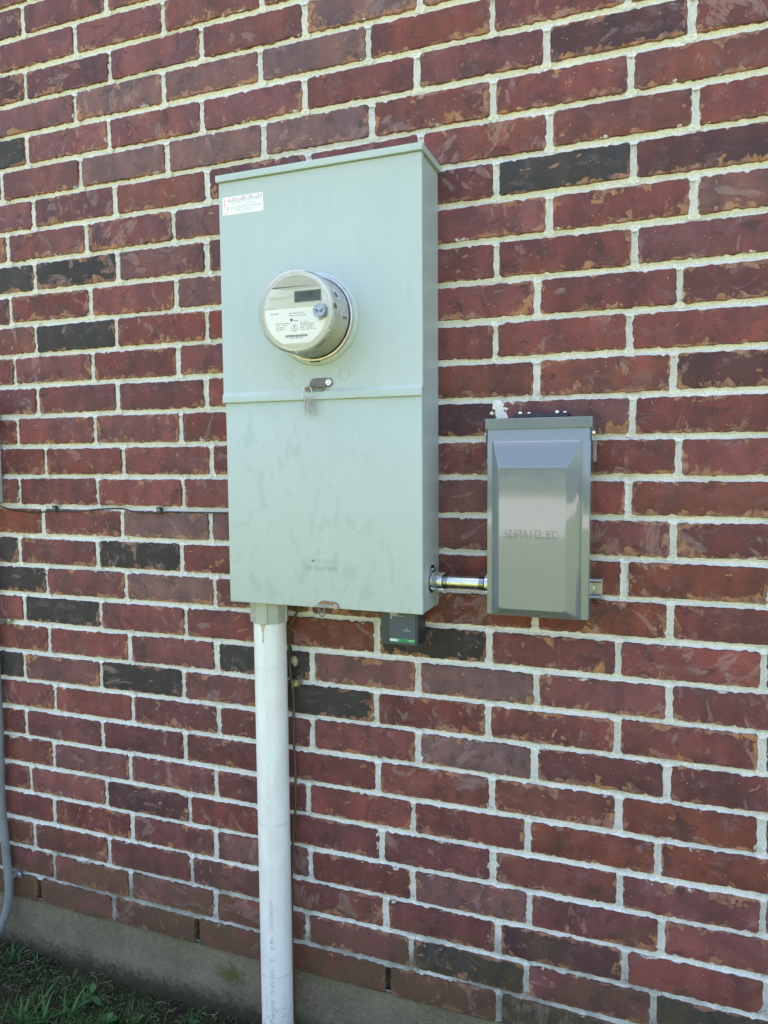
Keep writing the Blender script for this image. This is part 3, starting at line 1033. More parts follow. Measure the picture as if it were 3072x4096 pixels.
# embossed maker's mark and type
b = MB()
for xx in (0.8213, 0.8335):
    pass
x, z0 = 0.8208, 1.1752
for k in range(2):       # the arched m mark
    xo = x + k * 0.0088
    outer = [(xo, z0)] + [(xo + 0.0044 - 0.0044 * math.cos(rad(a)), z0 + 0.0108 + 0.0044 * math.sin(rad(a))) for a in range(0, 181, 20)] + [(xo + 0.0088, z0)]
    inner = [(xo + 0.0022, z0)] + [(xo + 0.0044 - 0.0022 * math.cos(rad(a)), z0 + 0.0098 + 0.0022 * math.sin(rad(a))) for a in range(0, 181, 20)] + [(xo + 0.0066, z0)]
    b.prism(outer + inner[::-1], 0.1205, 0.1217)
put_text(b, 'MILBANK', 0.8425, 0.9085, 1.1752, 1.1835, 0.1209, 0.0012, 0.01, 1.25, weight=0.004)
put_text(b, 'TYPE 3R ENCLOSURE', 0.8275, 0.9045, 1.1585, 1.168, 0.1209, 0.0011, 0.01, 1.05, weight=0.002)
b.build('embossed_lettering', M['enc'], enc, smooth=30)
# warning label
b = MB()
LX0, LX1, LZ0, LZ1 = 0.648, 0.7452, 1.9058, 1.9422
b.prism(rect((LX0 + LX1) / 2, (LZ0 + LZ1) / 2, LX1 - LX0, LZ1 - LZ0, 0.0022), 0.1226, 0.1233)
lab = b.build('warning_label', M['sticker'], enc)
D_ = 0.1235
b = MB()
LP = LX0 + 0.0110
put_text(b, 'HAZARD OF ELECTRICAL SHOCK OR BURN', LP + .005, LX1 - .005, LZ0 + .0234, LZ0 + .0258, D_)
put_text(b, 'SERVICE BY UTILITY AUTHORIZED PERSONNEL ONLY', LP + .010, LX1 - .010, LZ0 + .0197, LZ0 + .0216, D_)
put_text(b, 'DO NOT PAINT OVER OR REMOVE THIS LABEL', LP + .0145, LX1 - .0145, LZ0 + .0160, LZ0 + .0178, D_)
put_text(b, 'PELIGRO DE DESCARGA ELECTRICA O QUEMADURA', LP + .001, LX1 - .001, LZ0 + .0104, LZ0 + .0128, D_)
put_text(b, 'SOLAMENTE PERSONAS AUTORIZADAS DE LA COMPANIA', LP + .008, LX1 - .008, LZ0 + .0076, LZ0 + .0094, D_)
put_text(b, 'ELECTRICA PUEDEN MANTENERLO', LP + .021, LX1 - .021, LZ0 + .0048, LZ0 + .0066, D_)
put_text(b, 'NO PINTE ENCIMA NI REMUEVA ESTA ETIQUETA', LP + .013, LX1 - .013, LZ0 + .0018, LZ0 + .0036, D_)
for z in (0.0272, 0.0143):
    b.box(LP, LX1 - .001, D_ - .0002, D_ + .00005, LZ0 + z, LZ0 + z + .0005)
b.box(LP, LP + .0005, D_ - .0002, D_ + .00005, LZ0 + .001, LZ1 - .001)
b.box(LX0 + .004, LX0 + .0085, D_ - .0002, D_ + .00005, LZ0 + .0022, LZ0 + .0030)
b.box(LX0 + .004, LX0 + .0065, D_ - .0002, D_ + .00005, LZ0 + .0010, LZ0 + .0016)
b.build('lettering', M['ink'], lab, fix=False, kind='stuff')
b = MB()
put_text(b, 'DANGER', LP + .0125, LP + .0455, LZ0 + .0283, LZ1 - .0014, D_, spacing=1.05)
put_text(b, 'PELIGRO', LP + .0525, LX1 - .0010, LZ0 + .0283, LZ1 - .0014, D_, spacing=1.05)
b.prism([(LP + .0470, LZ0 + .0276), (LP + .0480, LZ0 + .0276), (LP + .0502, LZ1 - .0010), (LP + .0492, LZ1 - .0010)], D_ - .0002, D_ + .00005)
b.build('heading', M['greyink'], lab, fix=False)
b = MB()
hd = []
b.prism([(LX0 + .0025, LZ0 + .0335), (LX0 + .0075, LZ0 + .0335), (LX0 + .0062, LZ0 + .0225), (LX0 + .0085, LZ0 + .0232), (LX0 + .0050, LZ0 + .0055), (LX0 + .0048, LZ0 + .0180), (LX0 + .0022, LZ0 + .0172)], D_ - .0002, D_ + .00005)
b.prism([(LP + .0012, LZ0 + .0284), (LP + .0105, LZ0 + .0284), (LP + .0058, LZ1 - .0012)], D_ - .0002, D_ + .00005)
put_text(b, 'DANGER', LP + .0135, LP + .0445, LZ0 + .0290, LZ1 - .0021, D_ + .00012, spacing=1.05)
put_text(b, 'PELIGRO', LP + .0535, LX1 - .0020, LZ0 + .0290, LZ1 - .0021, D_ + .00012, spacing=1.05)
b.build('warning_marks', M['pinkink'], lab, fix=False)
# upper latch: dark steel hasp with folded tab
b = MB()
za, zb_ = 1.5375, 1.5555
outl = [(0.8455, za + .002), (0.8462, za + .008), (0.8500, zb_ - .002), (0.8560, zb_ + .0005), (0.8900, zb_)]
outl += [(0.8890 + 0.0095 * math.cos(rad(a)), 1.5462 + 0.0095 * math.sin(rad(a))) for a in range(70, -91, -16)]
outl += [(0.8800, za + .0005)]
b.prism(outl[::-1], 0.1232, 0.1252)
lat = b.build('upper_latch', M['bronze'], enc, bevel=0.0005, smooth=40, label='dark steel hasp above the cover seam')
b = MB()
b.box(0.8395, 0.8885, 0.1240, 0.1335, 1.5365, 1.5384)
b.prism([(0.8395, 1.5380), (0.8395, 1.5335), (0.8412, 1.5300), (0.8440, 1.5288), (0.8535, 1.5288), (0.8562, 1.5300), (0.8580, 1.5335), (0.8580, 1.5380)], 0.1325, 0.1338)
b.build('hasp_tab', M['bronze'], lat, bevel=0.0004, smooth=40)
b = MB()
b.prism([(0.8668, 1.5364), (0.8668, 1.5310), (0.8690, 1.5284), (0.8775, 1.5284), (0.8795, 1.5310), (0.8795, 1.5364)], 0.1282, 0.1294)
b.build('staple', M['bronze'], lat, bevel=0.0004)
b = MB()
b.lathe([(0.0066, 0.1252), (0.0062, 0.1257), (0.0034, 0.1257), (0.0033, 0.1265), (0.0026, 0.1277), (0.0012, 0.1281), (0.0001, 0.1281)], 0.8890, 1.5462, 24)
b.build('rivet', M['steel'], lat, smooth=40)
# lower latch at the bottom edge
b = MB()
outl = [(0.8572, 1.0868), (0.8575, 1.0897), (0.8705, 1.0955), (0.8725, 1.0952), (0.8990, 1.0925)]
outl += [(0.8975 + 0.0085 * math.cos(rad(a)), 1.0838 + 0.0085 * math.sin(rad(a))) for a in range(70, -131, -20)]
outl += [(0.8905, 1.0830), (0.8850, 1.0862), (0.8790, 1.0875), (0.8700, 1.0868)]
b.prism(outl[::-1], 0.1218, 0.1236)
lat2 = b.build('lower_latch', M['rusty'], enc, bevel=0.0004, smooth=40, label='rusty hasp at the bottom edge')
b = MB()
b.box(0.8497, 0.8824, 0.1200, 0.1300, 1.0818, 1.0833)
b.build('hasp_tab', M['dullsteel'], lat2, bevel=0.0003)
b = MB()
po = circle(0.8680, 1.0688, 0.0082, 24)
pi_ = circle(0.8680, 1.0688, 0.0046, 24)
b.ring(po, pi_, 0.1262, 0.1275)
b.prism([(0.8600, 1.0700), (0.8605, 1.0820), (0.8625, 1.0820), (0.8630, 1.0770), (0.8722, 1.0765), (0.8728, 1.0820), (0.8746, 1.0820), (0.8755, 1.0715), (0.8718, 1.0748), (0.8640, 1.0748)][::-1], 0.1262, 0.1275)
b.build('lock_eye', M['bronze'], lat2, smooth=35)
b = MB()
b.lathe([(0.0060, 0.1236), (0.0056, 0.1242), (0.0038, 0.1242), (0.0034, 0.1254), (0.0020, 0.1260), (0.0001, 0.1260)], 0.8975, 1.0838, 24)
b.build('rivet', M['dullsteel'], lat2, smooth=40)

# ------------------------------------------------------------------ electricity meter
met = thing('electricity_meter', 'round glass-covered electricity meter reading 42280 plugged into the tall enclosure', 'electricity meter', (MX, -0.131, MZ))
b = MB()
b.lathe([(0.0800, 0.1245), (0.0850, 0.1265), (0.0858, 0.1300), (0.0858, 0.1360), (0.0845, 0.1385), (0.0800, 0.1395), (0.0785, 0.1375)], MX, MZ, 72)
rg = b.build('locking_ring', M['ringmetal'], met, smooth=35)
b = MB()
b.lathe([(0.0790, 0.1386), (0.0822, 0.1396), (0.0822, 0.1404), (0.0790, 0.1412)], MX, MZ, 64)
b.build('gasket', M['black'], met, smooth=35)
b = MB()
b.box(MX - 0.010, MX + 0.009, 0.1290, 0.1365, MZ - 0.0868, MZ - 0.0850)
b.build('ring_clasp', M['black'], rg)
b = MB()
b.lathe([(0.0788, 0.137), (0.0785, 0.150), (0.0772, 0.185), (0.0764, 0.2060), (0.0750, 0.2100), (0.0700, 0.2112)], MX, MZ, 72)
drum = b.build('drum', M['meterbody'], met, smooth=40)
# vent slots in the drum
b = MB()


def on_drum(ang, d0, d1, wdeg, r0=0.0774):
    a = [rad(ang - wdeg / 2), rad(ang + wdeg / 2)]
    vv = []
    for d in (d0, d1):
        for t in a:
            rr = r0 + 0.0006 - (d - 0.185) * 0.04 if d > 0.185 else r0 + 0.0010
            vv.append((MX + rr * math.cos(t), -d, MZ + rr * math.sin(t)))
    b.add(vv, [(0, 1, 3, 2)])


for k in range(4):
    on_drum(-61 + k * 4.6, 0.2035, 0.2075, 2.8)
    on_drum(-60 + k * 4.6, 0.1965, 0.2005, 2.8)
    on_drum(43 + k * 4.0, 0.2030, 0.2065, 2.4)
    on_drum(-112 + k * 4.0, 0.2030, 0.2065, 2.4)
on_drum(5.2, 0.2085, 0.2030, 7.5)
on_drum(5.2, 0.2010, 0.1955, 7.5)
b.build('vent_slot', M['black'], drum, fix=False, kind='stuff')
# side stickers wrapped on the drum
for a0, a1, d0, d1, txt in ((15.5, 33.5, 0.1370, 0.1965, 0), (-9.3, -2.1, 0.1475, 0.2003, 1)):
    b = MB()
    nseg = 8
    rr = 0.0796
    for i in range(nseg + 1):
        t = rad(a0 + (a1 - a0) * i / nseg)
        for d in (d0, d1):
            r2 = rr - max(0, d - 0.15) * 0.02
            b.v.append((MX + r2 * math.cos(t), -d, MZ + r2 * math.sin(t)))
    b.f = [(2 * i, 2 * i + 1, 2 * i + 3, 2 * i + 2) for i in range(nseg)]
    st = b.build('side_sticker', M['sticker'], met, smooth=60, fix=False)
    b = MB()

    def wrap(x, z, hgt):   # x along -d, z as angle
        t = rad(a0 + (a1 - a0) * z)
        d = d1 + (d0 - d1) * x
        r2 = rr + 0.0003 - max(0, d - 0.15) * 0.02
        return (MX + r2 * math.cos(t), -d, MZ + r2 * math.sin(t))
    if txt == 0:
        put_text(b, 'WARNING', 0.2, 0.95, 0.76, 0.94, 0, fn=wrap)
        for q in range(7):
            put_text(b, 'HAZARDOUS VOLTAGE DO NOT OPEN'[:20 + q % 3 * 3], 0.36, 0.95 - 0.05 * (q % 3), 0.08 + q * 0.09, 0.14 + q * 0.09, 0, fn=wrap)
        pz = [(0.10 + 0.1 * math.cos(t_), 0.40 + 0.28 * math.sin(t_)) for t_ in [k_ * 0.7 for k_ in range(9)]]
        b.add([wrap(x_ + 0.05, z_, 0) for x_, z_ in pz], [tuple(range(9))])
    else:
        for q in range(4):
            put_text(b, ('ELECTRIC', 'UTILITY METER', '120-240V 60HZ', 'SERIAL NUMBER')[q], 0.08, 0.44, 0.72 - q * 0.2, 0.84 - q * 0.2, 0, fn=wrap)
        put_text(b, '0032187834', 0.55, 0.93, 0.74, 0.86, 0, fn=wrap)
        for q in range(13):
            x_ = 0.54 + q * 0.03
            b.add([wrap(x_, 0.14, 0), wrap(x_ + 0.012 + 0.008 * (q % 2), 0.14, 0), wrap(x_ + 0.012 + 0.008 * (q % 2), 0.64, 0), wrap(x_, 0.64, 0)], [(0, 1, 2, 3)])
    b.build('lettering', M['ink'], st, fix=False, kind='stuff')
# face
FX, FZ, FR = 0.8630, 1.6745, 0.0705
b = MB()
b.lathe([(FR, 0.2060), (FR, 0.2125), (FR - 0.001, 0.2132), (0.0001, 0.2132)], FX, FZ, 64)
fc = b.build('faceplate', M['face'], met, smooth=40)


def chord(z0, z1, r, nseg=24):
    """outline of the disc between two heights"""
    z0, z1 = max(z0, FZ - r + 1e-4), min(z1, FZ + r - 1e-4)
    R = [(FX + math.sqrt(max(0, r * r - (z - FZ) ** 2)), z) for z in [z0 + (z1 - z0) * i / nseg for i in range(nseg + 1)]]
    L = [(2 * FX - x, z) for x, z in R[::-1]]
    return R + L


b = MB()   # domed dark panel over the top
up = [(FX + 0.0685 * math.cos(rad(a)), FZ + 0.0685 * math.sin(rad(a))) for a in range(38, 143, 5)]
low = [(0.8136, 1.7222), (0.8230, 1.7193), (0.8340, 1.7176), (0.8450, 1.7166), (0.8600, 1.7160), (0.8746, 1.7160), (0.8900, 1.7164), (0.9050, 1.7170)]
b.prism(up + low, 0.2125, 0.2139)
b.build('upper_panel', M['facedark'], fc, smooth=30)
b = MB()
b.prism(chord(1.6818, 1.6868, 0.0695), 0.2128, 0.2150)
b.build('shelf', M['face'], fc, bevel=0.0006)
b = MB()
pl = chord(1.6142, 1.6812, 0.0665)
b.prism(pl, 0.2128, 0.2138)
plate = b.build('nameplate', M['plate'], met)
PD = 0.2140
b = MB()
T = lambda s, x0, x1, z0, z1, **k: put_text(b, s, x0, x1, z0, z1, PD, weight=0.012, **k)
T('Electric Utility Meter- AMI', 0.8484, 0.8800, 1.6698, 1.6722)
T('ENTERGY #  AM11821283', 0.8484, 0.8855, 1.6655, 1.6677)
T('Entergy', 0.8572, 0.8690, 1.6548, 1.6583, shear=0.3)
b.prism(circle(0.8535, 1.6586, 0.0026, 16), PD - .0002, PD + .00003)
T('FM 2S  Watthour Meter', 0.8205, 0.8500, 1.6515, 1.6536)
T('Kh 7.2     TA: 30.0', 0.8205, 0.8440, 1.6478, 1.6498)
T('120V-24KW L-L', 0.8205, 0.8406, 1.6440, 1.6460)
T('240V-48KW L-L', 0.8205, 0.8406, 1.6402, 1.6422)
T('Type  AARE S', 0.8718, 0.8900, 1.6525, 1.6545)
T('HRCWB2A31901U-30', 0.8718, 0.9010, 1.6489, 1.6509)
T('CAT ID#  0032187834', 0.8718, 0.9010, 1.6453, 1.6473)
T('HON#     30598643', 0.8718, 0.8980, 1.6416, 1.6436)
T('CL200, 120-240V, 3W, 60Hz', 0.8718, 0.9063, 1.6378, 1.6398)
T('AM118212832187834', 0.8503, 0.8776, 1.6224, 1.6242)
b.ring(circle(0.8601, 1.6429, 0.0066, 28), circle(0.8601, 1.6429, 0.0062, 28), PD - .0002, PD + .00003)
for q in (((0.8570, 1.6455), (0.8596, 1.6478)), ((0.8606, 1.6455), (0.8632, 1.6478)), ((0.8592, 1.6425), (0.8610, 1.6448))):
    (xa, za_), (xb, zb2) = q
    b.ring(rect((xa + xb) / 2, (za_ + zb2) / 2, xb - xa, zb2 - za_), rect((xa + xb) / 2, (za_ + zb2) / 2, xb - xa - .0006, zb2 - za_ - .0006), PD - .0002, PD + .00003)
b.ring(rect(0.8601, 1.6396, 0.0062, 0.0036), rect(0.8601, 1.6396, 0.0055, 0.0030), PD - .0002, PD + .00003)
x = 0.8402
rb = random.Random(4)
while x < 0.8872:
    w_ = rb.choice((0.0004, 0.0006, 0.0009))
    b.box(x, x + w_, PD - .0002, PD + .00003, 1.6255, 1.6300)
    x += w_ + rb.choice((0.0004, 0.0005, 0.0008))
b.ring(circle(0.9145, 1.6562, 0.0026, 22), circle(0.9145, 1.6562, 0.0022, 22), PD - .0002, PD + .00003)
T('UL', 0.9133, 0.9157, 1.6551, 1.6573)
T('LISTED', 0.9180, 0.9228, 1.6562, 1.6574)
T('METER', 0.9180, 0.9225, 1.6546, 1.6557)
b.build('lettering', M['ink'], plate, fix=False, kind='stuff')
b = MB()
put_text(b, 'Honeywell', 0.8080, 0.8250, 1.6703, 1.6734, PD)
put_text(b, 'Honeywell', 0.8082, 0.8252, 1.6703, 1.6734, PD)
b.build('maker_name', plain('dark red ink', (0.10, 0.02, 0.02), 0.6), plate, fix=False)
b = MB()
put_text(b, 'Honeywell', 0.8076, 0.8540, 1.6965, 1.7068, 0.2133, 0.0007, 0.0, 1.08)
b.build('embossed_name', M['face'], fc, smooth=30)
# display
b = MB()
b.prism(rect(0.8894, 1.7013, 0.0580, 0.0226, 0.0012), 0.2128, 0.2148)
dsp = b.build('display', M['facedark'], met, bevel=0.0003)
b = MB()
b.prism(rect(0.8894, 1.7013, 0.0555, 0.0202), 0.2146, 0.2151)
b.build('lcd_panel', M['lcd'], dsp)
b = MB()
SEG = {'0': 'abcdef', '1': 'bc', '2': 'abged', '3': 'abgcd', '4': 'fgbc', '5': 'afgcd', '6': 'afgedc', '7': 'abc', '8': 'abcdefg', '9': 'abcdfg'}


def digit(ch, x, z, w, h, t=0.0012):
    s = 0.08 * h
    H_, V_ = {}, {}
    segs = {'a': (x + t, x + w - t, z + h - t, z + h), 'g': (x + t, x + w - t, z + h / 2 - t / 2, z + h / 2 + t / 2), 'd': (x + t, x + w - t, z, z + t),
            'f': (x, x + t, z + h / 2, z + h), 'b': (x + w - t, x + w, z + h / 2, z + h), 'e': (x, x + t, z, z + h / 2), 'c': (x + w - t, x + w, z, z + h / 2)}
    for q in SEG[ch]:
        a0, a1, c0, c1 = segs[q]
        sk = lambda zz: (zz - z) * 0.10
        b.prism([(a0 + sk(c0), c0 + .0001), (a1 + sk(c0), c0 + .0001), (a1 + sk(c1), c1 - .0001), (a0 + sk(c1), c1 - .0001)], 0.2150, 0.21525)


for i, ch in enumerate('42280'):
    digit(ch, 0.8712 + i * 0.0064, 1.7000, 0.0050, 0.0084)
put_text(b, 'kW h', 0.9052, 0.9124, 1.7038, 1.7062, 0.2152)
put_text(b, 'DEL', 0.9058, 0.9098, 1.6970, 1.6988, 0.2152)
b.prism([(0.8946, 1.6972), (0.8962, 1.6972), (0.8962, 1.6964), (0.8978, 1.6980), (0.8962, 1.6996), (0.8962, 1.6988), (0.8946, 1.6988)], 0.2150, 0.21525)
b.box(0.8945, 0.8975, 0.2150, 0.21525, 1.6931, 1.6937)
b.prism(circle(0.8682, 1.6962, 0.0016, 10), 0.2150, 0.21525)
b.box(0.8670, 0.8694, 0.2150, 0.21525, 1.6925, 1.6946)
put_text(b, 'A B', 0.9118, 0.9155, 1.6932, 1.6950, 0.2152)
b.build('segments', M['lcdink'], dsp, fix=False)
# optical port
b = MB()
b.lathe([(0.0128, 0.2130), (0.0128, 0.2300), (0.0122, 0.2308), (0.0001, 0.2308)], 0.9204, 1.6690, 32)
pt = b.build('optical_port', M['bluesteel'], met, smooth=40)
b = MB()
for sx, a in ((-1, 25), (1, -25)):
    cx_ = 0.9204 + sx * 0.0062
    pts = [(-0.0045, -0.0008), (0.0045, -0.0008), (0.0045, 0.0008), (-0.0045, 0.0008)]
    ca, sa = math.cos(rad(-a)), math.sin(rad(-a))
    b.prism([(cx_ + p_[0] * ca - p_[1] * sa, 1.6690 + 0.0012 + p_[0] * sa + p_[1] * ca) for p_ in pts], 0.2306, 0.23095)
    b.ring(circle(0.9204 + sx * 0.0040, 1.6674, 0.0026, 14), circle(0.9204 + sx * 0.0040, 1.6674, 0.0012, 14), 0.2306, 0.2310)
b.build('port_slot', M['ink'], pt, fix=False)
# clear cover
b = MB()
b.lathe([(0.0815, 0.1405), (0.0812, 0.150), (0.0800, 0.180), (0.0790, 0.2080)], MX, MZ, 72)
b.lathe([(0.0705, 0.2215), (0.0350, 0.2220), (0.0150, 0.2222), (0.0001, 0.2222)], MX, MZ, 72)
cv = b.build('clear_cover', M['clear'], met, smooth=50)
b = MB()
b.lathe([(0.0790, 0.2080), (0.0792, 0.2120), (0.0790, 0.2165), (0.0782, 0.2200), (0.0762, 0.2222), (0.0735, 0.2232), (0.0712, 0.2226), (0.0702, 0.2208), (0.0700, 0.2150)], MX, MZ, 96)
b.build('cover_rim', M['bezel'], cv, smooth=60)
for a in (35, 93, 155, 213, 272, 330):
    b = MB()
    t = rad(a)
    p0 = Vector((math.cos(t), 0, math.sin(t)))
    q0 = Vector((-math.sin(t), 0, math.cos(t)))
    c0 = Vector((MX, 0, MZ))
    vv = []
    for r_, d in ((0.0700, 0.2205), (0.0708, 0.2245), (0.0770, 0.2240), (0.0798, 0.2180), (0.0792, 0.2080)):
        for s_ in (-1, 1):
            vv.append(c0 + p0 * r_ + q0 * (s_ * 0.0016) + Vector((0, -d, 0)))
    b.add(vv, [(2 * i, 2 * i + 1, 2 * i + 3, 2 * i + 2) for i in range(4)])
    b.build('rim_lug', M['bezel'], cv, fix=False)

# seal hanging from the upper latch
seal = thing('wire_seal', 'clear plastic tag seal on a wire loop hanging from the upper latch', 'seal', (0.849, -0.134, 1.50))
b = MB()
loop = [(0.8535, -0.1350, 1.5365), (0.8470, -0.1352, 1.5392), (0.8400, -0.1352, 1.5370), (0.8352, -0.1350, 1.5300), (0.8345, -0.1348, 1.5235), (0.8362, -0.1345, 1.5180), (0.8392, -0.1342, 1.5150), (0.8398, -0.1338, 1.5050), (0.8405, -0.1335, 1.4950)]
b.tube(loop, 0.0008, 6)
b.tube([(0.8535, -0.1350, 1.5365), (0.8560, -0.1352, 1.5310), (0.8572, -0.1350, 1.5250), (0.8560, -0.1345, 1.5195), (0.8545, -0.1342, 1.5150), (0.8548, -0.1336, 1.5020), (0.8556, -0.1334, 1.4930)], 0.0008, 6)
b.build('wire_loop', M['steel'], seal, smooth=60)
b = MB()
b.prism([(0.8418, 1.4788), (0.8602, 1.4795), (0.8618, 1.4815), (0.8590, 1.5178), (0.8358, 1.5170), (0.8400, 1.4803)], 0.1315, 0.1352)
tagm = b.build('seal_tag', M['sealclear'], seal, bevel=0.0007)
b = MB()
b.box(0.8475, 0.8520, 0.1322, 0.1345, 1.4840, 1.5080)
b.build('lock_barrel', plain('inner seal plastic', (0.36, 0.36, 0.33), 0.35), tagm, bevel=0.0006)
b = MB()


def seal_txt(x, z, hgt):
    return (z, -hgt, x)


put_text(b, '1823350', -1.5115, -1.4855, 0.8412, 0.8448, 0.1355, fn=lambda x, z, hgt: (z - (x + 1.5) * -0.08, -hgt, -x))
put_text(b, 'ENTERGY', -1.5090, -1.4900, 0.8558, 0.8585, 0.1355, fn=lambda x, z, hgt: (z - (x + 1.5) * -0.08, -hgt, -x))
b.build('lettering', M['ink'], tagm, fix=False, kind='stuff')

# ------------------------------------------------------------------ conduit nipple between the boxes
NX, ND, NZ = 1.0, 0.0555, 1.1375
nip = thing('conduit_nipple', 'short shiny steel conduit joining the tall enclosure to the small grey box', 'conduit', (1.148, -ND, NZ))


def xlathe(prof, zc, n=32, d=ND):
    """profile (r, x) about a horizontal axis along x"""
    m = MB()
    a, f = [], []
    for r, x in prof:
        for i in range(n):
            t = 2 * math.pi * i / n
            a.append((x, -d + r * math.cos(t), zc + r * math.sin(t)))
    for k in range(len(prof) - 1):
        for i in range(n):
            j = (i + 1) % n
            f.append((k * n + i, k * n + j, (k + 1) * n + j, (k + 1) * n + i))
    return m.add(a, f)


xlathe([(0.0136, 1.112), (0.0136, 1.197)], NZ).build('tube', M['zinc'], nip, smooth=40)
for xa in (1.1130, 1.1965):
    pr = []
    sg = 1 if xa < 1.15 else -1
    for k in range(5):
        x_ = xa + sg * k * 0.0020
        pr += [(0.0142, x_), (0.0142, x_ + sg * 0.0009), (0.0131, x_ + sg * 0.0011), (0.0131, x_ + sg * 0.0019)]
    xlathe(pr, NZ).build('thread', M['thread'], nip, smooth=30)
for xa, xb in ((1.0865, 1.1120), (1.1985, 1.2130)):
    m = xlathe([(0.0152, xa), (0.0165, xa + 0.001), (0.0165, xb - 0.0006), (0.0150, xb)], NZ, 36)
    for k in range(8):
        t = rad(22 + 45 * k)
        for sgn in (0,):
            c = Vector((0, math.cos(t), math.sin(t)))
            s = Vector((0, -math.sin(t), math.cos(t)))
            o0 = Vector((0, -ND, NZ))
            vv = []
            for x_ in (xa + 0.001, xb + 0.001):
                for r_, w_ in ((0.0160, -0.0014), (0.0183, -0.0011), (0.0183, 0.0011), (0.0160, 0.0014)):
                    vv.append(o0 + c * r_ + s * w_ + Vector((x_, 0, 0)))
            m.add(vv, [(0, 1, 5, 4), (1, 2, 6, 5), (2, 3, 7, 6), (0, 3, 2, 1), (4, 5, 6, 7)])
    m.build('hub', M['zinc'], nip, smooth=35)
m = xlathe([(0.0165, 1.0862), (0.0215, 1.0866), (0.0215, 1.0895), (0.0165, 1.0905)], NZ, 36)
m.build('locknut', M['zinc'], nip, smooth=30)

# ------------------------------------------------------------------ small glossy switch box
sw = thing('safety_switch', 'small glossy grey switch box with a raised wedge cover right of the tall enclosure', 'switch box', (1.307, -0.02, 1.083))
SX0, SX1, SZ0, SZ1 = 1.2110, 1.4035, 1.0845, 1.4640
b = MB()
b.box(SX0 + 0.0015, SX1 + 0.0012, 0.021, 0.0935, SZ0 + 0.003, SZ1)
b.build('body', M['gloss'], sw, bevel=0.0015, smooth=35)
# door with drawn wedge
b = MB()
CD = 0.0955
# flange sheet with rectangle hole, then the raised part
ox0, ox1, oz0, oz1 = 1.2225, 1.3885, 1.0850, 1.4205
ix0, ix1, iz0, iz1 = 1.2395, 1.3625, 1.1020, 1.3725
TD = 0.1170
b.box(SX0, SX1, 0.0800, CD, SZ0, 1.4475)
door = b.build('door', M['gloss'], sw, bevel=0.0016, seg=3, smooth=35)
b = MB()


def wedge(rings):
    for pts, d in rings:
        b.v.extend([(x, -d, z) for x, z in pts])
    n = len(rings[0][0])
    for k in range(len(rings) - 1):
        for i in range(n):
            j = (i + 1) % n
            b.f.append((k * n + i, k * n + j, (k + 1) * n + j, (k + 1) * n + i))
    b.f.append(tuple((len(rings) - 1) * n + i for i in range(n)))


def rr4(x0, x1, z0, z1, r):
    return rect((x0 + x1) / 2, (z0 + z1) / 2, x1 - x0, z1 - z0, r, 4)


def lerp4(t, r):
    return rr4(ox0 + (ix0 - ox0) * t, ox1 + (ix1 - ox1) * t, oz0 + (iz0 - oz0) * t, oz1 + (iz1 - oz1) * t, r)


wedge([(rr4(ox0 - .0035, ox1 + .0035, oz0 - .001, oz1 + .0035, .005), CD - 0.0005), (rr4(ox0 - .002, ox1 + .002, oz0 - .0005, oz1 + .002, .0045), CD + 0.0002), (rr4(ox0, ox1, oz0, oz1, .004), CD + 0.0022), (lerp4(0.05, .004), CD + 0.0045),
       (lerp4(0.35, .005), CD + 0.0105), (lerp4(0.70, .006), CD + 0.0168), (lerp4(0.93, .006), CD + 0.0208), (lerp4(0.98, .006), TD - 0.0001), (lerp4(1.03, .006), TD + 0.0001), (lerp4(1.07, .006), TD + 0.0001), (lerp4(1.3, .005), TD + 0.0001)])
b.build('raised_cover', M['gloss'], door, smooth=60)
b = MB()
GL = {'S': [[(1, 1), (.12, 1), (.12, .5), (.95, .5), (.95, 0), (0, 0)]], 'U': [[(0, 1), (0, .12), (.15, 0), (.85, 0), (1, .12), (1, 1)]],
      'R': [[(0, 0), (0, .45)], [(0, 1), (.85, 1), (1, .85), (1, .58), (.85, .45), (.25, .45)], [(.55, .45), (1, 0)]], 'A': [[(0, 0), (.5, 1), (1, 0)]], 'I': [[(.5, 0), (.5, 1)]],
      'E': [[(1, 1), (.1, 1), (.1, 0), (1, 0)], [(.1, .5), (.72, .5)]], 'L': [[(.05, 1), (.05, 0), (1, 0)]], 'C': [[(1, 1), (.2, 1), (0, .85), (0, .15), (.2, 0), (1, 0)]]}
gx, gw_, gh = 1.2497, 0.0083, 0.0128
for ch in 'SURAIELEC':
    wch = gw_ * (0.35 if ch == 'I' else 1.0)
    for pl_ in GL[ch]:
        P_ = [Vector((gx + u * wch + (w_ - .5) * 0.0012, 0, 1.2398 + w_ * gh)) for u, w_ in pl_]
        for q in range(len(P_) - 1):
            dv = (P_[q + 1] - P_[q]).normalized()
            nv_ = Vector((-dv.z, 0, dv.x)) * 0.00105
            e0, e1 = P_[q] - dv * 0.0011, P_[q + 1] + dv * 0.0011
            hi = 0.0022 - 0.00002 * q
            base = [e0 - nv_, e1 - nv_, e1 + nv_, e0 + nv_]
            top = [e0 + dv * .0005 - nv_ * .45, e1 - dv * .0005 - nv_ * .45, e1 - dv * .0005 + nv_ * .45, e0 + dv * .0005 + nv_ * .45]
            b.add([(t_.x, -TD, t_.z) for t_ in base] + [(t_.x, -TD - hi, t_.z) for t_ in top], [(4, 5, 6, 7), (0, 1, 5, 4), (1, 2, 6, 5), (2, 3, 7, 6), (3, 0, 4, 7)])
    gx += wch + (0.0026 if ch in 'SE' else 0.0036) + (0.0012 if ch in 'AI' else 0)
b.build('embossed_name', M['gloss'], door, fix=False, kind='stuff')
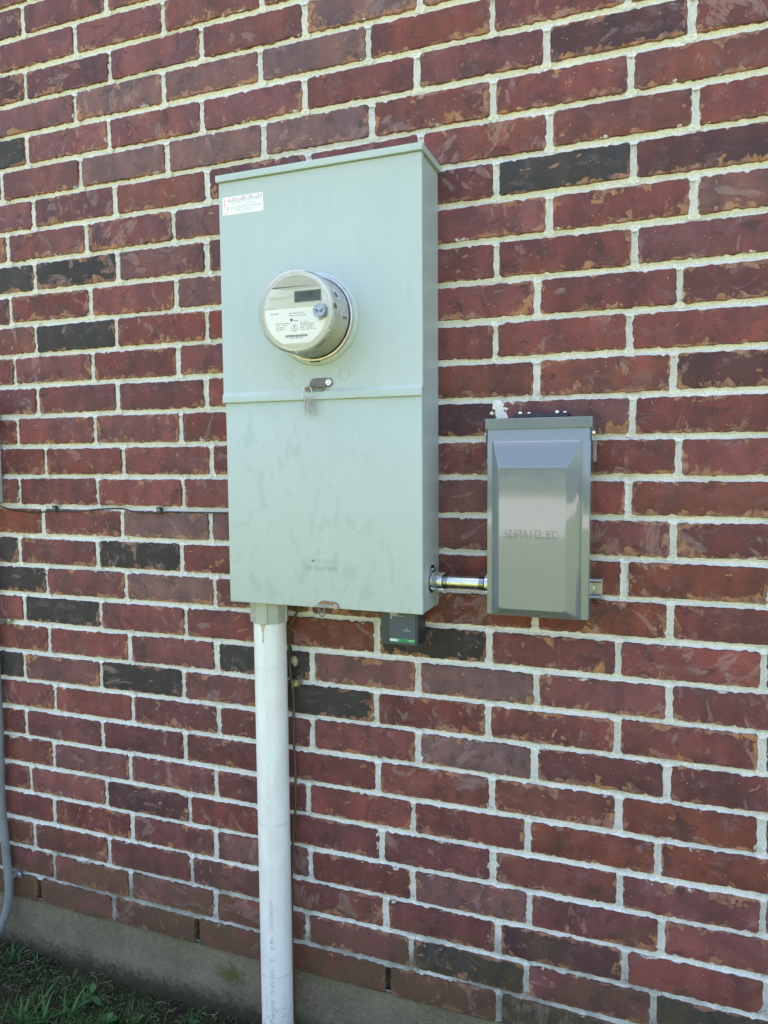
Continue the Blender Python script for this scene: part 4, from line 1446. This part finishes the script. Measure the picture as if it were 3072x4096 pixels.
# hood
b = MB()
HX0, HX1 = 1.2075, 1.4072
b.box(HX0, HX1, 0.0200, 0.0990, 1.4445, 1.4652)
hood = b.build('hood', M['gloss'], sw, bevel=0.0012, smooth=35)
for xx in (HX0 + .0002, HX1 - 0.0018):
    b = MB()
    x2 = xx + 0.0016
    sec = [(0.0250, 1.4475), (0.0960, 1.4475), (0.0960, 1.4240), (0.0885, 1.4150), (0.0250, 1.4240)]
    v = [(xx, -d, z) for d, z in sec] + [(x2, -d, z) for d, z in sec]
    b.add(v, [(0, 1, 2, 3, 4), (9, 8, 7, 6, 5)] + [(i, i + 5, (i + 1) % 5 + 5, (i + 1) % 5) for i in range(5)])
    b.build('hood_cheek', M['gloss'], hood, bevel=0.0004)
for xx, sg in ((HX1 - 0.0002, 1), (HX0 + 0.0002, -1)):
    m = MB()
    m.lathe([(0.0046, 0.0), (0.0046, 0.0030), (0.0036, 0.0042), (0.0001, 0.0045)], 0, 0, 12)
    m.map(lambda p: Vector((xx - sg * p.y, -(0.0820 + p.x), 1.4350 + p.z)))
    m.build('hood_bolt', M['steel'], hood, smooth=40)
b = MB()
b.box(1.2560, 1.3600, 0.0330, 0.0720, 1.4645, 1.4748)
hp = b.build('hub_plate', M['black'], sw, bevel=0.003, seg=2, smooth=40)
b = MB()
b.lathe([(0.0046, 0), (0.0046, 0.0028), (0.0035, 0.0042), (0.0001, 0.0044)], 0, 0, 10)
b.map(lambda p: Vector((1.2690 + p.x, -0.0650 + p.z, 1.4746 - p.y)))
bolt = b.build('bolt', M['steel'], hp, smooth=40)
for dx, dy in ((0.0700, 0.0), (0.0125, 0.0250), (0.0815, 0.0250)):
    copy_part(bolt, (dx, dy, 0))


# strut channels carrying the switch box
def channel(zc, x1, loc_label):
    st = thing('strut_channel', loc_label, 'mounting channel', (x1 - 0.11, 0, zc), 'steel channels behind the small grey box')
    m = MB()
    z0, z1 = zc - 0.0205, zc + 0.0205
    m.box(x1 - 0.215, x1, 0.0042, 0.0064, z0, z1)
    m.build('web', M['galv'], st, bevel=0.0006)
    for s in (-1, 1):
        m = MB()
        zz = zc + s * 0.0165
        pts = [(-(0.006), zz + s * 0.0040)] + [(-(0.0130 + 0.0042 * math.sin(rad(a))), zz + s * 0.0042 * math.cos(rad(a))) for a in range(0, 271, 30)]
        n = len(pts)
        xa, xb = x1 - 0.215, x1 - 0.0022
        v = [(xa, y, z) for y, z in pts] + [(xb, y, z) for y, z in pts]
        m.add(v, [(i, i + 1, n + i + 1, n + i) for i in range(n - 1)])
        m.build('lip', M['galv'], st, smooth=50, fix=False)
    m = MB()
    m.lathe([(0.0112, 0.0060), (0.0112, 0.0105), (0.0100, 0.0118), (0.0001, 0.0118)], x1 - 0.0260, zc - 0.001, 24)
    m.build('screw_washer', M['steel'], st, smooth=40)
    return st


channel(1.1310, 1.4222, 'steel channel sticking out below the grey switch box\'s right side, holding its lower back')
channel(1.4010, 1.4075, 'steel channel peeping out behind the grey switch box\'s right side near its hood')

# ------------------------------------------------------------------ surge protector
sp = thing('surge_protector', 'black surge protective device hanging below the enclosure\'s right corner', 'surge protector', (1.028, -0.074, 1.079))
QX0, QX1, QZ0, QZ1 = 0.9885, 1.0700, 1.0075, 1.0760
b = MB()
b.prism(rect((QX0 + QX1) / 2, (QZ0 + QZ1) / 2, QX1 - QX0, QZ1 - QZ0, 0.005), 0.048, 0.0995)
b.build('case', M['surge'], sp, bevel=0.0012, smooth=40)
b = MB()
b.prism(rect(1.0370, 1.0440, 0.0560, 0.0660, 0.0025), 0.0990, 0.1012)
lb = b.build('front_label', M['surgeface'], sp, bevel=0.0004)
b = MB()
b.box(1.0092, 1.0648, 0.1008, 0.10145, 1.0155, 1.0220)
b.build('green_band', M['green'], lb)
b = MB()
b.box(1.0112, 1.0146, 0.1008, 0.10145, 1.0625, 1.0668)
b.build('green_square', M['green'], lb)
b = MB()
put_text(b, 'HEPD50', 1.0102, 1.0260, 1.0705, 1.0755, 0.1014)
put_text(b, 'Surge Protective Device', 1.0104, 1.0395, 1.0676, 1.0698, 0.1014)
put_text(b, 'OK', 1.0445, 1.0478, 1.0425, 1.0445, 0.1014)
put_text(b, 'Replace', 1.0445, 1.0540, 1.0382, 1.0404, 0.1014)
put_text(b, 'D', 1.0260, 1.0280, 1.0175, 1.0201, 0.1016)
put_text(b, 'Schneider', 1.0485, 1.0625, 1.0190, 1.0212, 0.1016)
put_text(b, 'Electric', 1.0520, 1.0620, 1.0168, 1.0184, 0.1016)
put_text(b, 'R', 1.0116, 1.0142, 1.0630, 1.0663, 0.1016)
b.build('lettering', M['white'], lb, fix=False, kind='stuff')
MB().prism(circle(1.0415, 1.0393, 0.0009, 12), 0.1010, 0.1014).build('dot', M['white'], lb)
MB().prism(rect(1.0170, 1.0188, 0.0148, 0.0046), 0.1012, 0.1016).build('name_box', M['white'], lb)
MB().ring(rect(1.0270, 1.0188, 0.0044, 0.0046), rect(1.0270, 1.0188, 0.0037, 0.0039), 0.1012, 0.1016).build('letter_frame', M['white'], lb, fix=False)
b = MB()
put_text(b, 'SQUARE', 1.0104, 1.0235, 1.0174, 1.0203, 0.1018)
b.build('maker_name', M['ink'], lb, fix=False)
b = MB()
b.lathe([(0.0026, 0.1010), (0.0024, 0.1018), (0.0012, 0.1023), (0.0001, 0.1024)], 1.0352, 1.0413, 18)
b.build('indicator_lamp', plain('dull green lens', (0.10, 0.16, 0.11), 0.25), sp, smooth=60)
b = MB()
b.lathe([(0.010, 0), (0.010, 0.01)], 0, 0, 20)
b.map(lambda p: Vector((1.028 + p.x, -0.074 + p.z, 1.0735 - p.y)))
b.build('nipple', M['black'], sp, smooth=40)

# ------------------------------------------------------------------ pvc riser
PX, PDp, PR = 0.7063, 0.060, 0.0366
riser = thing('pvc_pipe', 'thick white PVC conduit rising from the ground into the enclosure\'s bottom', 'conduit', (PX, -PDp, 0))


def vcyl(prof, cx=PX, d=PDp, n=56):
    m = MB()
    a, f = [], []
    for r, z in prof:
        for i in range(n):
            t = 2 * math.pi * i / n
            a.append((cx + r * math.cos(t), -d + r * math.sin(t), z))
    for k in range(len(prof) - 1):
        for i in range(n):
            j = (i + 1) % n
            f.append((k * n + i, k * n + j, (k + 1) * n + j, (k + 1) * n + i))
    return m.add(a, f)


pp = vcyl([(PR, -0.15), (PR, 0.2), (PR, 0.204), (PR, 0.56), (PR, 0.565), (PR, 0.92), (PR, 1.06)]).build('pipe', M['pvc'], riser, smooth=40)
m = vcyl([(0.0372, 1.0285), (0.0405, 1.0275), (0.0415, 1.0285), (0.0415, 1.079)], n=10)
for k in range(10):
    t = rad(36 * k)
    c = Vector((math.cos(t), math.sin(t), 0))
    s = Vector((-math.sin(t), math.cos(t), 0))
    o0 = Vector((PX, -PDp, 0))
    if k % 2 == 0:
        vv = []
        for z in (1.0290, 1.0785):
            for r_, w_ in ((0.0385, -0.0026), (0.0434, -0.0020), (0.0434, 0.0020), (0.0385, 0.0026)):
                vv.append(o0 + c * r_ + s * w_ + Vector((0, 0, z)))
        m.add(vv, [(0, 1, 5, 4), (1, 2, 6, 5), (2, 3, 7, 6), (0, 3, 2, 1), (4, 5, 6, 7)])
m.build('adapter', M['pvcgrey'], riser, bevel=0.0008, smooth=30)
# printing down the pipe
b = MB()
camdir = math.atan2(CAM.y + PDp, CAM.x - PX)
TH = camdir - 0.30     # angle of the print line round the pipe


def on_pipe(x, z, hgt):      # x runs down the pipe, z across (tops of the letters to the right)
    t = TH + z / PR
    r = PR + 0.0003
    return (PX + r * math.cos(t), -PDp + r * math.sin(t), -x)


for s, za, zb2 in (('PVC RIGID PVC', 1.018, 0.890), ('CONDUIT', 0.86, 0.77), ('SUNLIGHT RES', 0.71, 0.590), ('IS', 0.560, 0.545), ('ANT', 0.525, 0.487), ('4450 INF', 0.470, 0.405),
                   ('2010NOV27', 0.392, 0.318), ('08 A', 0.303, 0.272), ('2', 0.255, 0.246), ('NSF NRTL', 0.226, 0.166), ('ANSI/UL 651', 0.155, 0.082)):
    b = MB()
    put_text(b, s, -za, -zb2, -0.0042, 0.0042, 0, fn=on_pipe)
    b.build('printed_text', M['print'] if za < 0.4 else M['print_faint'], pp, fix=False)
b = MB()
ring_o = [on_pipe(-0.066 + 0.0042 * math.cos(rad(a)), 0.0042 * math.sin(rad(a)), 0) for a in range(0, 360, 20)]
ring_i = [on_pipe(-0.066 + 0.0036 * math.cos(rad(a)), 0.0036 * math.sin(rad(a)), 0) for a in range(0, 360, 20)]
b.add(ring_o + ring_i, [(i, (i + 1) % 18, 18 + (i + 1) % 18, 18 + i) for i in range(18)])
put_text(b, 'UL', -0.0685, -0.0635, -0.0018, 0.0018, 0, fn=on_pipe)
b.build('printed_mark', M['print'], pp, fix=False)
for za, zb2, zz in ((0.058, 0.046, 0.0), (0.185, 0.172, -0.0180), (0.165, 0.120, -0.0172)):
    b = MB()
    b.add([on_pipe(-za, zz, 0), on_pipe(-zb2, zz, 0), on_pipe(-zb2, zz + 0.0007, 0), on_pipe(-za, zz + 0.0007, 0)], [(0, 1, 2, 3)])
    b.build('scuff_mark', M['print'], pp, fix=False)
# dribble of dried pipe cement under the adapter
b = MB()
gl = []
for z, wv in ((1.029, 0.0090), (1.024, 0.0062), (1.019, 0.0040), (1.013, 0.0020), (1.005, 0.0013), (0.995, 0.0011), (0.988, 0.0017), (0.985, 0.0013)):
    row = []
    for k in range(5):
        q = (k / 4 - .5) * 2
        t = TH - 0.16 + q * wv / PR
        r = PR + 0.0014 * (1 - q * q) + 0.0001
        row.append((PX + r * math.cos(t), -PDp + r * math.sin(t), z))
    gl.append(row)
for row in gl: b.v += row
b.f = [(i * 5 + k, i * 5 + k + 1, i * 5 + 5 + k + 1, i * 5 + 5 + k) for i in range(len(gl) - 1) for k in range(4)]
b.build('glue_drip', M['glue'], pp, smooth=70, fix=False)


# ------------------------------------------------------------------ wires
def smooth_path(pts, k=6):
    P = [Vector(p) for p in pts]
    out = []
    for i in range(len(P) - 1):
        p0, p1, p2, p3 = P[max(i - 1, 0)], P[i], P[i + 1], P[min(i + 2, len(P) - 1)]
        for j in range(k):
            t = j / k
            out.append(0.5 * ((2 * p1) + (p2 - p0) * t + (2 * p0 - 5 * p1 + 4 * p2 - p3) * t * t + (3 * p1 - p0 - 3 * p2 + p3) * t ** 3))
    out.append(P[-1])
    return out


b = MB()
gw = [(0.790, -0.045, 1.085), (0.7740, -0.036, 1.066), (0.7534, -0.030, 1.0342), (0.7441, -0.030, 1.0182), (0.7378, -0.028, 0.9969), (0.7340, -0.024, 0.9650), (0.7318, -0.020, 0.9322), (0.7348, -0.0195, 0.8886),
      (0.7391, -0.018, 0.8572), (0.7400, -0.018, 0.8183), (0.7385, -0.018, 0.7477), (0.7419, -0.018, 0.6606), (0.7395, -0.019, 0.5677), (0.7318, -0.019, 0.4902), (0.7277, -0.019, 0.3954), (0.7261, -0.019, 0.2655), (0.7285, -0.019, 0.1792), (0.7290, -0.020, 0.05), (0.729, -0.022, -0.08)]
b.tube(smooth_path(gw), 0.0030, 10)
tag(b.build('ground_wire', M['brownwire'], smooth=60), 'brown grounding wire running down the wall beside the white pipe', 'wire')
b = MB()
b.tube(smooth_path([(0.722, -0.004, 0.985), (0.7262, -0.005, 0.9620), (0.7297, -0.006, 0.9505), (0.7303, -0.006, 0.9345), (0.7300, -0.005, 0.9120), (0.7305, -0.004, 0.8900), (0.728, -0.003, 0.870)]), 0.0021, 8)
tag(b.build('black_wire', M['cable'], smooth=60), 'thin black wire behind the brown wire by the white pipe', 'wire')
# clay nest
rn = random.Random(3)
bm = bmesh.new()
bmesh.ops.create_icosphere(bm, subdivisions=3, radius=1.0)
for v in bm.verts:
    nn = mnoise.fractal(v.co * 1.7, 1.0, 2.0, 3)
    v.co = v.co * (1 + 0.18 * nn)
    v.co = Vector((v.co.x * 0.0078 + v.co.z * -0.0012, v.co.y * 0.0055, v.co.z * 0.0118))
me = bpy.data.meshes.new('clay_nest')
bm.to_mesh(me)
bm.free()
me.shade_smooth()
me.materials.append(M['nest'])
o = link(bpy.data.objects.new('clay_nest', me))
o.location = (0.7382, -0.0065, 0.9240)
tag(o, 'small tan lump of dried clay stuck on the wall beside the brown wire', 'clay lump')
# clamp
cl = thing('wire_clamp', 'square metal clamp with a brass screw pinning the brown wire to the wall', 'wire clamp', (0.7448, 0, 0.8750))
b = MB()
b.prism([(0.7362, 0.8648), (0.7540, 0.8690), (0.7530, 0.8850), (0.7348, 0.8808)], 0.0010, 0.0215)
b.build('block', M['olive'], cl, bevel=0.0008)
b = MB()
b.box(0.7262, 0.7300, 0.0010, 0.0245, 0.8685, 0.8805)
b.build('tab', M['galv'], cl, bevel=0.0005)
b = MB()
b.lathe([(0.0064, 0.0212), (0.0062, 0.0232), (0.0050, 0.0244), (0.0001, 0.0248)], 0.7458, 0.8745, 24)
scr = b.build('screw', M['brass'], cl, smooth=40)
b = MB()
b.prism([(0.7445, 0.8790), (0.7455, 0.8793), (0.7471, 0.8700), (0.7461, 0.8697)][::-1], 0.0240, 0.02515)
b.build('screw_slot', M['ink'], scr)

# black cable on the left with its clips
b = MB()
cp = [(-0.46, -0.012, 1.292), (-0.30, -0.012, 1.286), (-0.20, -0.012, 1.280), (-0.1471, -0.011, 1.2711), (-0.1150, -0.009, 1.2630), (-0.0855, -0.0095, 1.2590), (-0.0450, -0.0085, 1.2560), (-0.0076, -0.0085, 1.2560), (0.0200, -0.0085, 1.2595), (0.0418, -0.0085, 1.2615), (0.0800, -0.0085, 1.2605), (0.1227, -0.0085, 1.2607),
      (0.1784, -0.0085, 1.2664), (0.2443, -0.0085, 1.2705), (0.2700, -0.0085, 1.2690), (0.2942, -0.0085, 1.2640), (0.3462, -0.0085, 1.2615), (0.3720, -0.0085, 1.2625), (0.3947, -0.0085, 1.2645), (0.4627, -0.0085, 1.2648), (0.55, -0.0085, 1.265), (0.66, -0.0085, 1.267), (0.70, -0.0085, 1.268)]
b.tube(smooth_path(cp, 5), 0.0020, 8)
tag(b.build('black_cable', M['cable'], smooth=60), 'thin black cable running level along the wall to the left of the enclosure', 'cable')


def clip(x, zcable, zscrew, label):
    k = thing('cable_clip', label, 'cable clip', (x, 0, zcable), 'clips along the black cable')
    m = MB()
    m.prism([(x - 0.0062, zcable - 0.0045), (x + 0.0068, zcable - 0.0040), (x + 0.0085, zscrew + 0.0015), (x + 0.0055, zscrew + 0.0065), (x - 0.0070, zscrew + 0.0070)], 0.0015, 0.0100)
    m.build('clip_body', M['black'], k, bevel=0.0012, smooth=40)
    m = MB()
    m.lathe([(0.0042, 0.0100), (0.0040, 0.0112), (0.0028, 0.0118), (0.0026, 0.0110), (0.0001, 0.0110)], x - 0.0002, zscrew, 18)
    m.build('screw', M['dullbrass'], k, smooth=40)
    return k


k1 = clip(0.0418, 1.2615, 1.2676, 'black cable clip with screw head, the one nearest the photo\'s left edge')
copy_tree(k1, (0.3305, 0, 0.0012), 'black cable clip with screw head, midway between the left edge and the tall enclosure')

# grey conduit and box at the left edge
cd = thing('grey_conduit', 'thin grey conduit bending down into the grass at the left edge', 'conduit', (-0.17, -0.02, 0.0))
b = MB()
pth = smooth_path([(-0.182, -0.020, 1.30), (-0.1760, -0.020, 0.84), (-0.1735, -0.020, 0.687), (-0.1745, -0.020, 0.610), (-0.1785, -0.020, 0.493), (-0.1785, -0.020, 0.4347), (-0.1722, -0.020, 0.336), (-0.1668, -0.020, 0.258), (-0.1622, -0.022, 0.2200), (-0.1635, -0.026, 0.160), (-0.1765, -0.034, 0.1074), (-0.2040, -0.046, 0.046), (-0.235, -0.06, -0.04)], 8)
b.tube(pth, 0.0114, 18)
b.build('tube', M['conduit'], cd, smooth=60)


def strap(zc, xc, label):
    k = thing('conduit_strap', label, 'conduit strap', (xc, -0.02, zc), 'straps holding the grey conduit')
    m = MB()
    pts = [(xc - 0.0130, 0.0045)] + [(xc + 0.0128 * math.cos(rad(a)), 0.020 + 0.0128 * math.sin(rad(a))) for a in range(180, -1, -15)] + [(xc + 0.0130, 0.0066), (xc + 0.0310, 0.0062)]
    inn = [(xc - 0.0118, 0.0040)] + [(xc + 0.0116 * math.cos(rad(a)), 0.020 + 0.0116 * math.sin(rad(a))) for a in range(180, -1, -15)] + [(xc + 0.0120, 0.0050), (xc + 0.0310, 0.0046)]
    z0, z1 = zc - 0.0075, zc + 0.0075
    n = len(pts)
    v = [(x, -d, z0) for x, d in pts] + [(x, -d, z1) for x, d in pts] + [(x, -d, z0) for x, d in inn] + [(x, -d, z1) for x, d in inn]
    f = []
    for i in range(n - 1):
        f += [(i, i + 1, n + i + 1, n + i), (2 * n + i, 3 * n + i, 3 * n + i + 1, 2 * n + i + 1), (n + i, n + i + 1, 3 * n + i + 1, 3 * n + i), (i, 2 * n + i, 2 * n + i + 1, i + 1)]
    f.append((n - 1, 2 * n - 1, 4 * n - 1, 3 * n - 1))
    m.add(v, f)
    m.build('band', M['galv'] if zc > 0.6 else M['conduit'], k, smooth=35)
    m = MB()
    m.lathe([(0.0042, 0.0055), (0.0042, 0.0072), (0.0030, 0.0086), (0.0001, 0.0088)], xc + 0.0235, zc, 14)
    m.build('screw', M['steel'], k, smooth=40)
    return k


strap(0.2340, -0.1640, 'small strap holding the grey conduit low on the wall just above the concrete')
strap(0.9562, -0.1610, 'small metal strap at the left edge, well above the grass beside a red brick')
lb_ = thing('utility_box', 'grey utility box cut off by the photo\'s left edge above the black cable', 'utility box', (-0.29, 0, 1.279))
b = MB()
b.box(-0.44, -0.1390, 0.002, 0.095, 1.279, 1.568)
b.build('body', M['enc'], lb_, bevel=0.005, seg=3, smooth=40)
b = MB()
b.box(-0.442, -0.1380, 0.0955, 0.105, 1.277, 1.570)
b.build('cover', M['enc'], lb_, bevel=0.003, seg=2, smooth=40)

# ------------------------------------------------------------------ plants on the ground
def blade(m, x, y, z, h, w, az, lean, curl, seg=4):
    dx, dy = math.cos(az), math.sin(az)
    px, py = -dy, dx
    vv = []
    for i in range(seg + 1):
        t = i / seg
        out = lean * h * t + curl * h * t * t
        zz = z + h * t * (1 - 0.35 * curl * t)
        ww = w * (1 - t ** 1.6) * (0.75 + 0.6 * t * (1 - t)) + 0.0001
        cx_, cy_ = x + dx * out, y + dy * out
        vv += [(cx_ - px * ww / 2, cy_ - py * ww / 2, zz), (cx_ + px * ww / 2, cy_ + py * ww / 2, zz)]
    m.add(vv, [(2 * i, 2 * i + 1, 2 * i + 3, 2 * i + 2) for i in range(seg)])


rg_ = random.Random(21)
g = MB()
cl_ = MB()
st_ = MB()


def leaf(m, x, y, z, L, w, az, pitch, roll=0.0):
    d = Vector((math.cos(az) * math.cos(pitch), math.sin(az) * math.cos(pitch), math.sin(pitch)))
    s = Vector((-math.sin(az), math.cos(az), 0))
    nn = d.cross(s)
    s = (s * math.cos(roll) + nn * math.sin(roll))
    o0 = Vector((x, y, z))
    up = Vector((0, 0, 1))
    m.add([o0, o0 + d * L * .35 + s * w * .5 + up * .001, o0 + d * L * .35 - s * w * .5 + up * .001, o0 + d * L * .75 + s * w * .38, o0 + d * L * .75 - s * w * .38, o0 + d * L - up * L * .08],
          [(0, 2, 1), (1, 2, 4, 3), (3, 4, 5)])


for i in range(34000):
    x = rg_.uniform(-0.75, 1.0)
    y = -0.02 - abs(rg_.gauss(0, 0.30))
    if y < -1.0: continue
    dens = min(1.0, 0.06 + (-y) / 0.26) * (0.04 + 2.4 * max(0, mnoise.noise(Vector((x * 9, y * 9, 5)))))
    if rg_.random() > dens: continue
    z = ground_z(x, y)
    h = rg_.uniform(0.008, 0.030) * (0.7 + 0.9 * min(1, -y / 0.25)) * (1 + (rg_.random() < .08) * 1.2)
    blade(g, x, y, z - 0.003, h, rg_.uniform(0.0010, 0.0032), rg_.uniform(0, 6.28), rg_.uniform(0.1, 1.6), rg_.uniform(0, 0.9))
for i in range(1300):
    x = rg_.uniform(-0.75, 1.0)
    y = -0.09 - abs(rg_.gauss(0, 0.30))
    if y < -1.0 or rg_.random() > 0.15 + 2.2 * max(0, mnoise.noise(Vector((x * 7, y * 7, 9)))): continue
    blade(g, x, y, ground_z(x, y) - 0.003, rg_.uniform(0.018, 0.055), rg_.uniform(0.0025, 0.0055), rg_.uniform(0, 6.28), rg_.uniform(0.1, 1.3), rg_.uniform(0.2, 1.0), 5)
for i in range(30000):
    x = rg_.uniform(-0.7, 1.0)
    y = -0.008 - abs(rg_.gauss(0, 0.26))
    if y < -0.9: continue
    if rg_.random() > min(1.0, 0.35 + (-y) / 0.10) * (0.10 + 1.9 * max(0, mnoise.noise(Vector((x * 16, y * 16, 2))) + 0.12)): continue
    z = ground_z(x, y)
    L = rg_.uniform(0.003, 0.0105)
    leaf(cl_, x, y, z + rg_.uniform(0.0, 0.012), L, L * rg_.uniform(0.45, 0.8), rg_.uniform(0, 6.28), rg_.uniform(-0.2, 0.9), rg_.uniform(-.5, .5))
for i in range(420):
    x = rg_.uniform(-0.6, 0.95)
    y = -0.004 - abs(rg_.gauss(0, 0.2))
    z = ground_z(x, y) + rg_.uniform(0.001, 0.01)
    a = rg_.uniform(0, 6.28)
    L = rg_.uniform(0.008, 0.04)
    mid = Vector((x + math.cos(a) * L * .5, y + math.sin(a) * L * .5, z + rg_.uniform(0, .006)))
    st_.tube([(x, y, z), mid, (x + math.cos(a + .3) * L, min(-0.003, y + math.sin(a + .3) * L), z)], rg_.uniform(0.0003, 0.0007), 4, caps=False)
tag(g.build('grass', M['grass'], fix=False), kind='stuff')
tag(cl_.build('ground_cover', M['clover'], fix=False), kind='stuff')
tag(st_.build('dry_straw', M['straw'], fix=False), kind='stuff')


def weed(x, y, leaves, label, blades=False):
    z = ground_z(x, y)
    t = thing('weed', label, 'weed', (x, y, z), 'weeds in the grass')
    if blades:
        rw = random.Random(int(1000 * (x - y)))
        top_ = max(q[0] for q in leaves)
        leaves = [(q[0] * rw.uniform(.8, 1.1), q[1], q[2] + rw.uniform(-30, 30), q[3] + rw.uniform(-15, 10), 0) for q in leaves]
        leaves += [(top_ * rw.uniform(.35, .95), leaves[0][1] * rw.uniform(.45, .95), rw.uniform(0, 360), rw.uniform(20, 75), 0) for _ in range(5 + int(top_ * 110))]
    for i, (L, w, az, pitch, z0) in enumerate(leaves):
        m = MB()
        az, pitch = rad(az), rad(pitch)
        if blades:
            blade(m, x + rw.gauss(0, .006), y + rw.gauss(0, .006), z - .003, L, w * .95, az, math.cos(pitch) / max(.2, math.sin(pitch)) * .6, rw.uniform(.05, .75), 6)
        else:
            d = Vector((math.cos(az) * math.cos(pitch), math.sin(az) * math.cos(pitch), math.sin(pitch)))
            s = Vector((-math.sin(az), math.cos(az), 0))
            o0 = Vector((x, y, z + z0))
            nseg = 6
            for k in range(nseg + 1):
                q = k / nseg
                ww = w * (math.sin(math.pi * min(1, q * 0.97 + .03)) ** 0.7) * .5 * (1.15 - .35 * q)
                c = o0 + d * L * q - Vector((0, 0, 1)) * L * 0.22 * q * q
                m.v += [tuple(c + s * ww + Vector((0, 0, .12 * ww))), tuple(c), tuple(c - s * ww + Vector((0, 0, .12 * ww)))]
            for k in range(nseg):
                m.f += [(3 * k, 3 * k + 1, 3 * k + 4, 3 * k + 3), (3 * k + 1, 3 * k + 2, 3 * k + 5, 3 * k + 4)]
        m.build('leaf', M['weed'], t, smooth=60, fix=False)
    if not blades:
        m = MB()
        m.tube([(x, y, z - .004), (x + .001, y, z + max(q[4] for q in leaves))], 0.0009, 5)
        m.build('stem', M['weed'], t, smooth=60)
    return t


BL = [(0.045, 0.010, 200, 60, 0), (0.060, 0.011, 110, 70, 0), (0.050, 0.010, 20, 55, 0), (0.038, 0.009, 300, 50, 0)]
weed(-0.135, -0.045, BL, 'grassy tuft against the concrete, the one nearest the bending grey conduit', True)
weed(-0.108, -0.040, [(0.040, 0.008, 130, 72, 0), (0.034, 0.008, 40, 60, 0), (0.03, 0.007, 260, 50, 0)], 'small grassy tuft just right of the tuft beside the grey conduit', True)
weed(-0.070, -0.032, [(0.028, 0.007, 120, 75, 0), (0.02, 0.006, 10, 55, 0)], 'tiny two-bladed sprout against the concrete, lone and upright', True)
weed(0.120, -0.185, [(0.085, 0.013, 100, 62, 0), (0.070, 0.012, 40, 48, 0), (0.075, 0.011, 160, 55, 0), (0.06, 0.010, 230, 50, 0), (0.065, 0.010, 320, 45, 0)], 'wide-bladed grass clump at the photo\'s bottom edge left of the round-leaved weeds', True)
weed(0.060, -0.195, [(0.080, 0.012, 95, 66, 0), (0.065, 0.010, 150, 50, 0), (0.06, 0.010, 30, 50, 0)], 'wide-bladed grass clump in the photo\'s bottom left corner', True)
weed(0.165, -0.150, [(0.085, 0.011, 95, 76, 0), (0.060, 0.010, 60, 60, 0), (0.055, 0.009, 200, 55, 0)], 'upright grass clump with one tall straight blade beside the tall leafy weed', True)
weed(0.182, -0.090, [(0.026, 0.018, 100, 62, 0.034), (0.030, 0.015, 180, 12, 0.022), (0.034, 0.018, -10, -8, 0.024), (0.028, 0.014, 240, 8, 0.016)], 'tall leafy weed with four oval leaves standing nearest the concrete')
weed(0.262, -0.125, [(0.030, 0.024, 10, 28, 0.012), (0.030, 0.024, 150, 20, 0.010), (0.022, 0.018, 80, 40, 0.014)], 'broad-leaved weed with three rounded leaves at the bottom edge')
weed(0.335, -0.100, [(0.018, 0.013, 60, 25, 0.010), (0.016, 0.012, 190, 20, 0.009), (0.015, 0.011, 300, 20, 0.008)], 'little pale seedling with three short leaves right of the broad-leaved weed')
weed(0.468, -0.062, [(0.017, 0.015, 20, 20, 0.008), (0.016, 0.012, 170, 30, 0.008)], 'tiny two-leaved seedling close to the concrete near the white pipe')

# pale road and trees across the lawn, mirrored in the glossy switch box
b = MB()
b.v = [(-60, -25, -0.026), (60, -25, -0.026), (60, -12, -0.026), (-60, -12, -0.026)]
b.f = [(0, 1, 2, 3)]
tag(b.build('road', plain('pale concrete road', (0.42, 0.40, 0.36), 0.9, 0, 0.1, 2), fix=False), kind='structure')
b = MB()
rt = random.Random(5)
for i in range(9000):
    x = rt.uniform(-55, 55)
    y = rt.uniform(-36, -29)
    top = 4.5 + 2.5 * mnoise.noise(Vector((x * 0.16, 0, 0))) + 1.2 * mnoise.noise(Vector((x * 0.5, 3, 0)))
    z = rt.uniform(0, 1) ** 0.8 * top
    r_ = rt.uniform(0.2, 0.5)
    a1, a2 = rt.uniform(0, 6.28), rt.uniform(-1.2, 1.2)
    u = Vector((math.cos(a1), math.sin(a1), 0))
    w_ = Vector((-math.sin(a1) * math.sin(a2), math.cos(a1) * math.sin(a2), math.cos(a2)))
    c0 = Vector((x, y, z))
    b.add([c0 - u * r_, c0 - w_ * r_ * .6, c0 + u * r_, c0 + w_ * r_ * .6], [(0, 1, 2, 3)])
tag(b.build('distant_trees', make_leaf_mat('distant tree leaf', (0.03, 0.06, 0.02), (0.07, 0.11, 0.04)), fix=False), kind='stuff')
